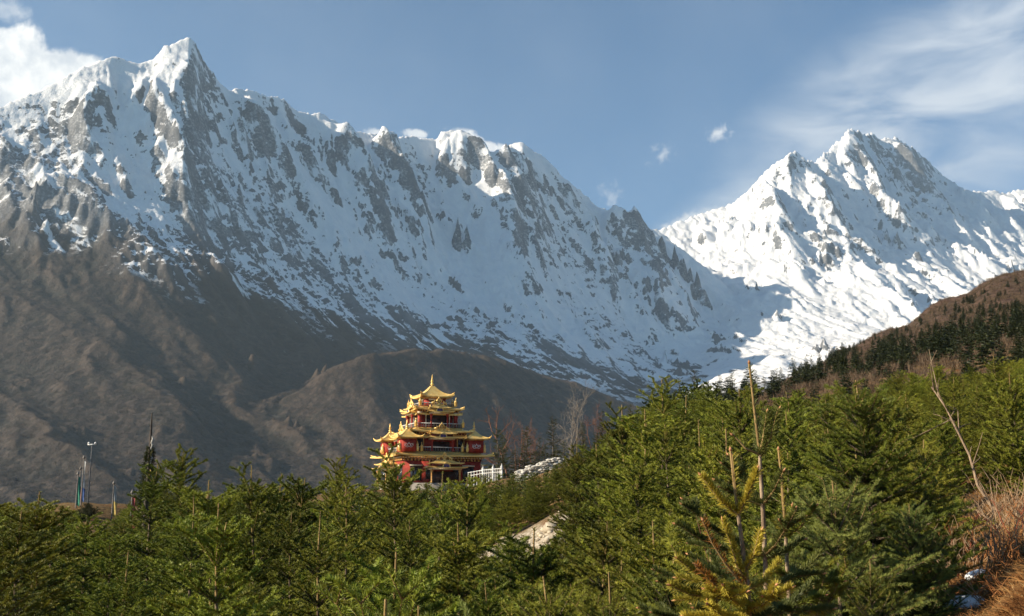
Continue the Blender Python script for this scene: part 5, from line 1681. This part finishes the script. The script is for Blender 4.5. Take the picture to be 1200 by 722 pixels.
for X, r, Yt, H, mat, sd, st, lab in [(596, 236, 509, 11, RUSSET, 500, 1, 'russet leafless larch between dark firs right of the temple'), (606, 250, 512, 9, RUSSET, 501, 2, 'dull russet bare tree right of the russet larch'),
                                 (667, 240, 489, 11, BARK_GREY, 502, 4, 'pale many stemmed dead tree on the ridge between dark firs'), (625, 262, 508, 8, RUSSET, 503, 3, 'grey brown bare tree on the ridge left of the pale dead tree'),
                                 (697, 250, 492, 8, RUSSET, 504, 3, 'brown bare bush tree right of the pale dead tree')]:
    S = bare_tree(sd, H, .22, st, mat, 3)
    x, y = spot(X, r); zt = r * float(ray(X, Yt)[1])
    ro = link(bpy.data.objects.new('bare_tree', None)); ro.location = (x, y, zt - H * .98); tag(ro, lab, 'bare tree')
    tw = Shoots(sd + 50); R = tw.r
    thin = [w for w in S.w if w[2] < .022 * H * .3]
    big = [w for w in S.w if w[2] >= .022 * H * .3]
    S.w = big + thin[:1]; link(bpy.data.objects.new('trunk', S.wood_mesh('trunk', [mat], 5)), ro)
    S.w = [(a, b, max(c, .02), max(d, .012), e) for a, b, c, d, e in thin]; link(bpy.data.objects.new('crown', S.wood_mesh('crown', [mat], 3)), ro)
print('skyline trees', round(time.time() - T0, 1))

# ------------------------------------------------------------------ the nearest saplings, needle by needle
def sapling(label, base_X, r, stem, branches, seed, mats=('NEEDLE',), group=None, fill=()):
    """stem: list of photo points from low to high at distance r; branches: (from, to, depth change, tint, material index, thick)"""
    S = Shoots(seed); R = S.r
    P = [px3(*s, r) for s in stem]
    foot = np.array([*spot(base_X, r), 0.0]); foot[2] = gz(foot[0], foot[1]) - .05
    pts = [foot] + P
    for i, (a, b) in enumerate(zip(pts[:-1], pts[1:])):
        f0, f1 = i / len(pts), (i + 1) / len(pts)
        S.wood(a, b, .0085 * (1 - f0) + .0036, .0085 * (1 - f1) + .0036, 1 if i >= len(pts) - 3 else 0)
    groups = {}
    for (a, b, dr, tint, mi, dens, order) in branches:
        G = groups.setdefault(mi, Shoots(seed + 31 * mi + 7)); G.r = R
        p = px3(*a, r); q = px3(*b, r + dr)
        n = max(2, int(np.linalg.norm(q - p) / .07)); L = np.linalg.norm(q - p)
        prev = p; sag = np.array([0, 0, -.10 * L])
        for k in range(n):
            t1 = (k + 1) / n
            nx_ = p + (q - p) * t1 + sag * math.sin(math.pi * t1) + R.normal(0, .003, 3)
            S.wood(prev, nx_, .0042 * (1 - k / n) + .0022, .0042 * (1 - t1) + .0022, 1)
            if t1 > .12: G.shoot(prev, nx_, np.clip(tint + R.normal(0, .10), 0, 1), dens)
            if order and 0 < k < n - 1 and k % 3 == 1:
                d = norm(nx_ - prev); sv = norm(np.cross(d, [0, 0, 1.0])); un = np.cross(sv, d)
                for sg in (-1, 1):
                    a_ = math.radians(48 + R.uniform(-8, 8)); dd = norm(d * math.cos(a_) + sv * sg * math.sin(a_) + un * R.uniform(-.1, .25))
                    l_ = L * (1 - t1) * R.uniform(.5, .8) + .03; e_ = nx_ + dd * l_
                    S.wood(nx_, e_, .0035, .002, 1); G.shoot(nx_ + dd * .01, e_, np.clip(tint + R.normal(0, .1), 0, 1), dens)
                    S.buds.append((e_, dd, .0045))
            prev = nx_
        S.buds.append((q, norm(q - p), .0055))
    S.buds.append((P[-1], norm(P[-1] - P[-2]), .007))
    o = link(bpy.data.objects.new('fir_sapling', None)); o.location = foot
    tag(o, label, 'fir sapling', group)
    for p, d, rad in S.buds:
        S.wood(p - d * .006, p + d * .004, rad * .5, rad, 2); S.wood(p + d * .004, p + d * .016, rad, rad * .15, 2)
    def child(name, me):
        me.transform(Matrix.Translation(-Vector(foot))); link(bpy.data.objects.new(name, me), o)
    child('trunk', S.wood_mesh('trunk', [BARK_STEM, BARK_YOUNG, BUD], 7))
    for mi, G in groups.items():
        if G.s: child('needled_shoots', G.needle_mesh('needled_shoots', [NEEDLE_GOLD, NEEDLE_BLUE, NEEDLE_RED, NEEDLE][mi], 3000, .028, .0027, .8, True))
    return o
BARK_STEM = bark_material('sapling_bark', (.17, .115, .075), (.36, .27, .18), 60)
def c7(x, y): return (700 + x / 2.242, 400 + y / 2.242)
GOLDT, BLUE, RUST, GRN = 0, 1, 2, 3
sapling('yellowed fir sapling in front with bottlebrush golden shoots and rust red needles', 879, 4.2,
        [c7(397, 720), c7(396, 650), c7(384, 560), c7(370, 455), c7(360, 380), c7(350, 287)],
        [(c7(370, 455), c7(272, 352), -.05, .85, GOLDT, 1.7, 0), (c7(370, 455), c7(420, 335), -.02, .9, GOLDT, 1.7, 0), (c7(368, 445), c7(305, 390), .20, .4, BLUE, 1.0, 0),
         (c7(368, 450), c7(352, 300), .0, .5, GOLDT, .20, 0),
         (c7(396, 650), c7(278, 470), -.10, .6, RUST, .28, 0), (c7(392, 630), c7(330, 470), -.04, .9, GOLDT, 1.6, 0), (c7(390, 600), c7(432, 497), -.05, .9, GOLDT, 1.6, 0),
         (c7(396, 652), c7(210, 570), -.18, .55, GOLDT, 1.1, 1), (c7(396, 655), c7(190, 640), -.2, .45, GOLDT, 1.1, 1), (c7(396, 652), c7(480, 580), .10, .7, GOLDT, .9, 1), (c7(396, 660), c7(262, 590), -.3, .6, RUST, .4, 0),
         (c7(396, 655), c7(300, 560), .25, .35, BLUE, 1.1, 1), (c7(396, 690), c7(330, 640), -.25, .9, GOLDT, 1.2, 1), (c7(397, 700), c7(470, 640), -.2, .75, GOLDT, 1.2, 1), (c7(397, 710), c7(290, 690), -.3, .95, GOLDT, 1.2, 1),
         (c7(397, 715), c7(250, 690), .1, .6, BLUE, 1.2, 1), (c7(397, 700), c7(500, 690), .2, .5, BLUE, 1.2, 1), (c7(397, 720), c7(560, 640), .3, .4, BLUE, 1.2, 1)], 900)
sapling('bluish fir sapling behind the golden one, its long bare leader topping everything near', 893, 4.7,
        [c7(445, 720), c7(440, 560), c7(434, 430), c7(428, 335), c7(427, 300), c7(412, 175), c7(399, 58)],
        [(c7(427, 298), c7(355, 246), -.05, .4, BLUE, .06, 0), (c7(427, 298), c7(446, 186), -.03, .85, BLUE, 1.5, 0), (c7(427, 300), c7(478, 178), -.04, .8, BLUE, 1.5, 0), (c7(428, 300), c7(424, 200), .25, .5, BLUE, 1.0, 0),
         (c7(427, 300), c7(399, 60), .0, .6, BLUE, .16, 0), (c7(434, 430), c7(345, 300), .10, .45, BLUE, 1.2, 1), (c7(434, 430), c7(310, 365), .0, .5, BLUE, 1.1, 1), (c7(434, 430), c7(490, 340), -.1, .5, BLUE, 1.1, 1),
         (c7(440, 560), c7(225, 415), .15, .45, BLUE, 1.2, 1), (c7(440, 560), c7(205, 480), -.1, .45, BLUE, 1.2, 1), (c7(440, 560), c7(520, 440), -.15, .55, BLUE, 1.2, 1), (c7(440, 570), c7(545, 520), .1, .5, BLUE, 1.2, 1),
         (c7(443, 640), c7(240, 560), .1, .4, BLUE, 1.2, 1), (c7(443, 640), c7(150, 600), .2, .4, BLUE, 1.2, 1), (c7(443, 640), c7(590, 560), .2, .5, BLUE, 1.2, 1), (c7(444, 700), c7(110, 700), .2, .45, BLUE, 1.2, 1), (c7(444, 700), c7(600, 660), .1, .55, GRN, 1.2, 1)], 901)
sapling('thin bare stemmed fir sapling right of the golden one', 926, 5.0,
        [c7(506, 720), c7(500, 620), c7(495, 515), c7(488, 400), c7(476, 285)],
        [(c7(496, 515), c7(575, 432), -.05, .85, GRN, 1.5, 0), (c7(496, 515), c7(512, 432), -.03, .8, GRN, 1.5, 0), (c7(495, 512), c7(474, 470), -.1, .6, GOLDT, .3, 0), (c7(494, 500), c7(477, 290), .0, .7, GOLDT, .18, 0),
         (c7(500, 620), c7(575, 562), -.1, .6, GRN, 1.2, 1), (c7(500, 620), c7(440, 580), -.1, .5, GRN, 1.2, 1), (c7(502, 640), c7(640, 600), .2, .5, GRN, 1.2, 1), (c7(505, 690), c7(600, 700), -.2, .6, GOLDT, 1.2, 1), (c7(505, 700), c7(430, 660), -.2, .6, GRN, 1.2, 1)], 902)
# denser young firs a few metres further, with needles fine enough for their distance
FINE = []
for k, (H, sp, it, ld) in enumerate([(2.0, .55, .20, .34), (1.8, .62, .19, .28), (2.3, .48, .22, .42), (1.5, .60, .18, .26)]):
    FINE.append((H, young_fir(700 + k, H, sp, it, ld, dens=1300, inc=.15, lowest=.10, tint=.30, nl=.030, nw=.0036, mat=NEEDLE_BLUE if k == 1 else NEEDLE)))
for X, r, Yt, k, wd, lab in [
    (1020, 7.6, 446, 0, 1.0, 'big dark fir in front on the right, wide drooping boughs and a stout candle'),
    (975, 6.6, 560, 1, 1.1, 'bluish fir low between the golden sapling and the big dark fir'),
    (1062, 7.0, 590, 1, .9, 'low bluish fir with spreading tips beside the patch of old snow'),
    (1020, 5.6, 655, 2, .9, 'fir sapling at the bottom edge below the big dark fir, tan candle'),
    (962, 5.2, 668, 3, 1.0, 'small fir sapling at the bottom edge with an orange bud'),
    (828, 6.2, 640, 3, 1.2, 'little fir at the lower left foot of the golden sapling'),
    (790, 7.2, 655, 0, 1.1, 'spreading green fir among the brown stalks'),
    (468, 4.4, 700, 3, .8, 'fir tip with yellowish buds poking in at the bottom edge'),
    (512, 4.9, 708, 1, .8, 'fir tip with a green brush at the bottom edge, right of the budded tip'),
    (1000, 9.5, 520, 2, 1.1, 'fir close behind the left boughs of the big dark fir'),
    (1088, 10.5, 515, 0, 1.0, 'fir between the big dark fir and the leaning dead stem'),
    (720, 8.0, 668, 2, 1.0, 'green fir at the bottom edge left of the brown stalks'),
    (655, 8.6, 675, 0, 1.0, 'dark fir at the bottom edge below the clearing')]:
    x, y = spot(X, r); z = gz(x, y) - .04; H = r * float(ray(X, Yt)[1]) - z
    sc = H / FINE[k][0]
    tree_thing('fir_tree', FINE[k][1], (x, y, z), (sc * wd, sc * wd, sc), random.uniform(0, 6.28), lab, 'fir tree', 'near firs in front', (random.gauss(0, .03), random.gauss(0, .03)))

# ------------------------------------------------------------------ dead stem, twigs, brambles, grass, old snow
def stick_thing(name, S, foot, mat, label, cat, group=None, sides=6):
    me = S.wood_mesh(name, [mat], sides)
    o = link(bpy.data.objects.new(name, me)); o.location = foot
    return tag(o, label, cat, group)
def c8(x, y): return (940 + x / 2.242, 400 + y / 2.242)
S = Shoots(820); R = S.r
r = 12.0
pts = [px3(*c8(*q), r + dr) for q, dr in (((530, 500), 0), ((505, 445), 0), ((462, 380), .05), ((440, 300), .1), ((405, 230), .1), ((378, 175), .15), ((340, 120), .2))]
foot = pts[0].copy(); foot[2] = gz(foot[0], foot[1]) - .05; pts = [foot] + pts
for i, (a, b) in enumerate(zip(pts[:-1], pts[1:])):
    S.wood(a - foot, b - foot, .016 * (1 - i / 8) + .005, .016 * (1 - (i + 1) / 8) + .005, 0)
    if i > 1:
        for _ in range(3):
            d = norm(norm(b - a) + R.normal(0, .7, 3)); p0 = a - foot + (b - a) * R.random(); L = R.uniform(.12, .45)
            S.wood(p0, p0 + d * L, .007, .003, 0); S.wood(p0 + d * L, p0 + d * L + norm(d + R.normal(0, .5, 3)) * L * .5, .004, .002, 0)
stick_thing('dead_stem', S, foot, BARK_STEM, 'thin leaning leafless grey stem over the grass on the right', 'dead stem')
REDT = bark_material('red_twig_bark', (.19, .035, .020), (.30, .08, .04), 40)
TANT = bark_material('dry_twig_bark', (.24, .15, .085), (.42, .30, .19), 40)
BRAMB = bark_material('bramble_bark', (.12, .045, .032), (.24, .10, .07), 40)
RUST_TW = bark_material('rusty_twig_bark', (.20, .075, .025), (.40, .18, .065), 40)
def twig_bush(label, X, r, n, H, fan, mat, seed, cat='shrub', group=None, name='bare_shrub', side=.95):
    S = Shoots(seed); R = S.r
    for k in range(n):
        az = R.uniform(0, 6.28); d = norm(np.array([math.cos(az) * fan, math.sin(az) * fan, 1.0]))
        p = R.normal(0, .10, 3) * [1, 1, 0]; L = H * R.uniform(.5, 1.05); m = 5
        for j in range(m):
            d = norm(d + R.normal(0, .10, 3)); q = p + d * L / m
            S.wood(p, q, .0030 * (1 - j / m) + .0014, .0030 * (1 - (j + 1) / m) + .0014, 0)
            if j > 1 and R.random() < side:
                dd = norm(d + R.normal(0, .6, 3)); l_ = L * R.uniform(.12, .3); S.wood(q, q + dd * l_, .0018, .0011, 0)
            p = q
    x, y = spot(X, r)
    return stick_thing(name, S, (x, y, gz(x, y) - .02), mat, label, cat, group, 4)
twig_bush('bright red twigged shrub on the rusty grass at the lower right', 1152, 8.2, 8, .42, .30, REDT, 830)
twig_bush('dry tan twigged shrub between the red shrub and the right edge', 1165, 8.0, 34, .38, .40, TANT, 831)
twig_bush('dense dry shrub standing behind the red twigged shrub', 1178, 10.5, 40, .5, .5, TANT, 832)
twig_bush('red twigs leaning in at the right edge of the photo', 1195, 9.4, 7, .42, .5, REDT, 833)
for k, (X, r, H) in enumerate([(1128, 9.0, .30), (1137, 7.6, .26), (1144, 10.2, .38), (1150, 7.2, .24), (1158, 9.4, .34), (1166, 7.0, .22), (1170, 11.5, .42), (1177, 8.8, .30), (1184, 7.5, .26), (1188, 10.4, .40), (1194, 8.4, .30), (1201, 9.8, .36), (1120, 10.8, .40), (1208, 7.8, .28)]):
    twig_bush('low orange-brown bush on the grass at the lower right', X, r, 24, H * .85, 1.0, RUST_TW if k % 3 else TANT, 930 + k, 'bush', 'low dry bushes on the grass', 'low_bush')
twig_bush('grey dry brush under the leaning dead stem', 1140, 12.5, 34, .5, .5, TANT, 834)
twig_bush('dry tan stalks at the foot of the big dark fir', 1120, 9.2, 22, .36, .5, TANT, 835)
twig_bush('reddish bramble stalks left of the golden sapling', 790, 5.6, 22, .95, .38, BRAMB, 836, 'bramble', None, 'bramble')
twig_bush('dark bramble canes at the bottom edge near the middle', 752, 6.2, 20, .9, .45, BRAMB, 837, 'bramble', None, 'bramble')
twig_bush('single tall dark cane behind the golden sapling', 900, 5.0, 2, 1.42, .02, BRAMB, 838, 'bramble', None, 'bramble')
twig_bush('tangled brown canes right under the golden sapling', 850, 4.0, 26, .85, .45, BRAMB, 839, 'bramble', None, 'bramble')
twig_bush('dry tan canes at the bottom between the two front saplings', 905, 4.1, 20, .85, .4, TANT, 840, 'bramble', None, 'bramble')

for k, (X, r, H) in enumerate([(45, 15, 1.9), (112, 17, 2.3), (190, 19, 2.6), (250, 16, 2.0), (318, 18, 2.8), (352, 15, 1.9), (430, 18, 2.4), (500, 20, 2.6), (668, 22, 2.2), (705, 20, 2.6)]):
    twig_bush('leafless brown bush among the green firs', X, r, 26, H * .85, .30, BRAMB if k % 2 else TANT, 860 + k, 'bush', 'leafless brown bushes among the firs', 'bare_bush')
# grass in tufts, and moss-brown litter
rg = np.random.default_rng(50)
n = 130000
gx, gy = [], []
X = rg.uniform(1010, 1330, n); rr = 3.6 + 17 * rg.random(n) ** 1.5
az = np.array([az_of(v, 640) for v in np.linspace(1000, 1340, 200)]); azx = np.interp(X, np.linspace(1000, 1340, 200), az)
cx, cy_ = rr * np.sin(azx), rr * np.cos(azx)
cl = fbm(cx * 1.7, cy_ * 1.7, 3)
keepg = cl > rg.uniform(-.15, .50, n)
cx, cy_ = cx[keepg], cy_[keepg]
blades = 9
bx = np.repeat(cx, blades) + rg.normal(0, .05, len(cx) * blades); by = np.repeat(cy_, blades) + rg.normal(0, .05, len(cx) * blades)
bz = ground_h(bx, by)
m_ = len(bx); L = rg.uniform(.025, .085, m_) * np.repeat(rg.uniform(.6, 1.4, len(cx)), blades)
d = rg.normal(0, .95, (m_, 3)); d[:, 2] = 1; d /= np.linalg.norm(d, axis=1)[:, None]
s = np.cross(d, rg.normal(0, 1, (m_, 3))); s /= np.linalg.norm(s, axis=1)[:, None]; s *= .0018
B = np.stack([bx, by, bz - .01], 1); mid = B + d * (L * .55)[:, None]; tip = B + d * L[:, None] + np.stack([d[:, 0], d[:, 1], -.35 + 0 * L], 1) * (L * .5)[:, None]
V = np.stack([B - s, B + s, mid + s * .8, tip, mid - s * .8], 1).reshape(-1, 3)
b5 = np.arange(m_) * 5
me = np_mesh('dry_grass', V, [np.stack([b5, b5 + 1, b5 + 2, b5 + 4], 1), np.stack([b5 + 4, b5 + 2, b5 + 3], 1)], False, {'tint': np.repeat(np.clip(.5 + .9 * np.repeat(fbm(cx * .8 + 9, cy_ * .8, 3), blades) + rg.normal(0, .18, m_), 0, 1), 5)})
t = material('dry_grass', .8, .2)
at = t.n('ShaderNodeAttribute', attribute_name='tint').outputs['Fac']
t.inp(t.b, 'Base Color', t.ramp(at, [(0.0, (.10, .038, .014)), (.45, (.24, .105, .030)), (.8, (.34, .20, .075)), (1.0, (.42, .32, .17))]))
me.materials.append(t.m)
tag(link(bpy.data.objects.new('dry_grass', me)), kind='stuff')
SNOW = plain('old_snow', (.82, .84, .88), .6, .06, 8.0)
for i, (X, r, sx, sy, lab) in enumerate([(1126, 7.2, .19, .13, 'small heap of old snow under the big dark fir'), (1104, 6.2, .17, .12, 'bluish old snow in the shade at the bottom edge'), (1142, 8.4, .14, .08, 'thin scrap of old snow near the red twigged shrub')]):
    m = MB(); R = np.random.default_rng(60 + i); x, y = spot(X, r)
    stone(m, np.zeros(3), np.array([sx, sy, .055]), R, 11)
    o = m.build('snow_patch', SNOW, None, True); o.location = (x, y, gz(x, y) + .02)
    md = o.modifiers.new('round', 'SUBSURF'); md.levels = md.render_levels = 1
    tag(o, lab, 'snow patch')
print('near', round(time.time() - T0, 1))
HAZE = 2.9e-5

# ------------------------------------------------------------------ the air
bm_v = np.array([(x, y, z) for x in (-17000, 17000) for y in (-1500, 17900) for z in (-700, 4900)], float)
bm_f = np.array([(0, 1, 3, 2), (4, 6, 7, 5), (0, 4, 5, 1), (2, 3, 7, 6), (0, 2, 6, 4), (1, 5, 7, 3)])
hz = np_mesh('haze', bm_v, [bm_f])
hm = bpy.data.materials.new('haze'); hm.use_nodes = True
ht = NT(hm.node_tree)
pv = ht.n('ShaderNodeVolumePrincipled'); ho_ = ht.n('ShaderNodeOutputMaterial')
pv.inputs['Color'].default_value = (.68, .86, 1.0, 1)
pv.inputs['Density'].default_value = HAZE
pv.inputs['Anisotropy'].default_value = .25
ht.t.links.new(pv.outputs[0], ho_.inputs['Volume'])
hz.materials.append(hm)
tag(link(bpy.data.objects.new('haze', hz)), kind='stuff')

# ------------------------------------------------------------------ tell look-alikes apart by their order from the left
NUM = 'zero one two three four five six seven eight nine ten eleven twelve thirteen fourteen fifteen sixteen seventeen eighteen nineteen twenty'.split()
ORD = 'zeroth first second third fourth fifth sixth seventh eighth ninth tenth eleventh twelfth thirteenth fourteenth fifteenth sixteenth seventeenth eighteenth nineteenth twentieth'.split()
same = {}
for o in scene.objects:
    if o.parent is None and o.get('label'): same.setdefault(o['label'], []).append(o)
for lab, os_ in same.items():
    n = len(os_)
    if n < 2 or n > 20: continue
    os_.sort(key=lambda o: math.atan2(o.location.x, o.location.y))
    many = lab
    for a, b in ((' fir ', ' firs '), (' boulder ', ' boulders '), (' bush ', ' bushes ')):
        if a in many: many = many.replace(a, b, 1); break
    for i, o in enumerate(os_):
        place = 'leftmost' if i == 0 else 'rightmost' if i == n - 1 else ORD[i + 1] + ' from left'
        o['label'] = f'{place} of {NUM[n]} {many}'
print('done', round(time.time() - T0, 1))
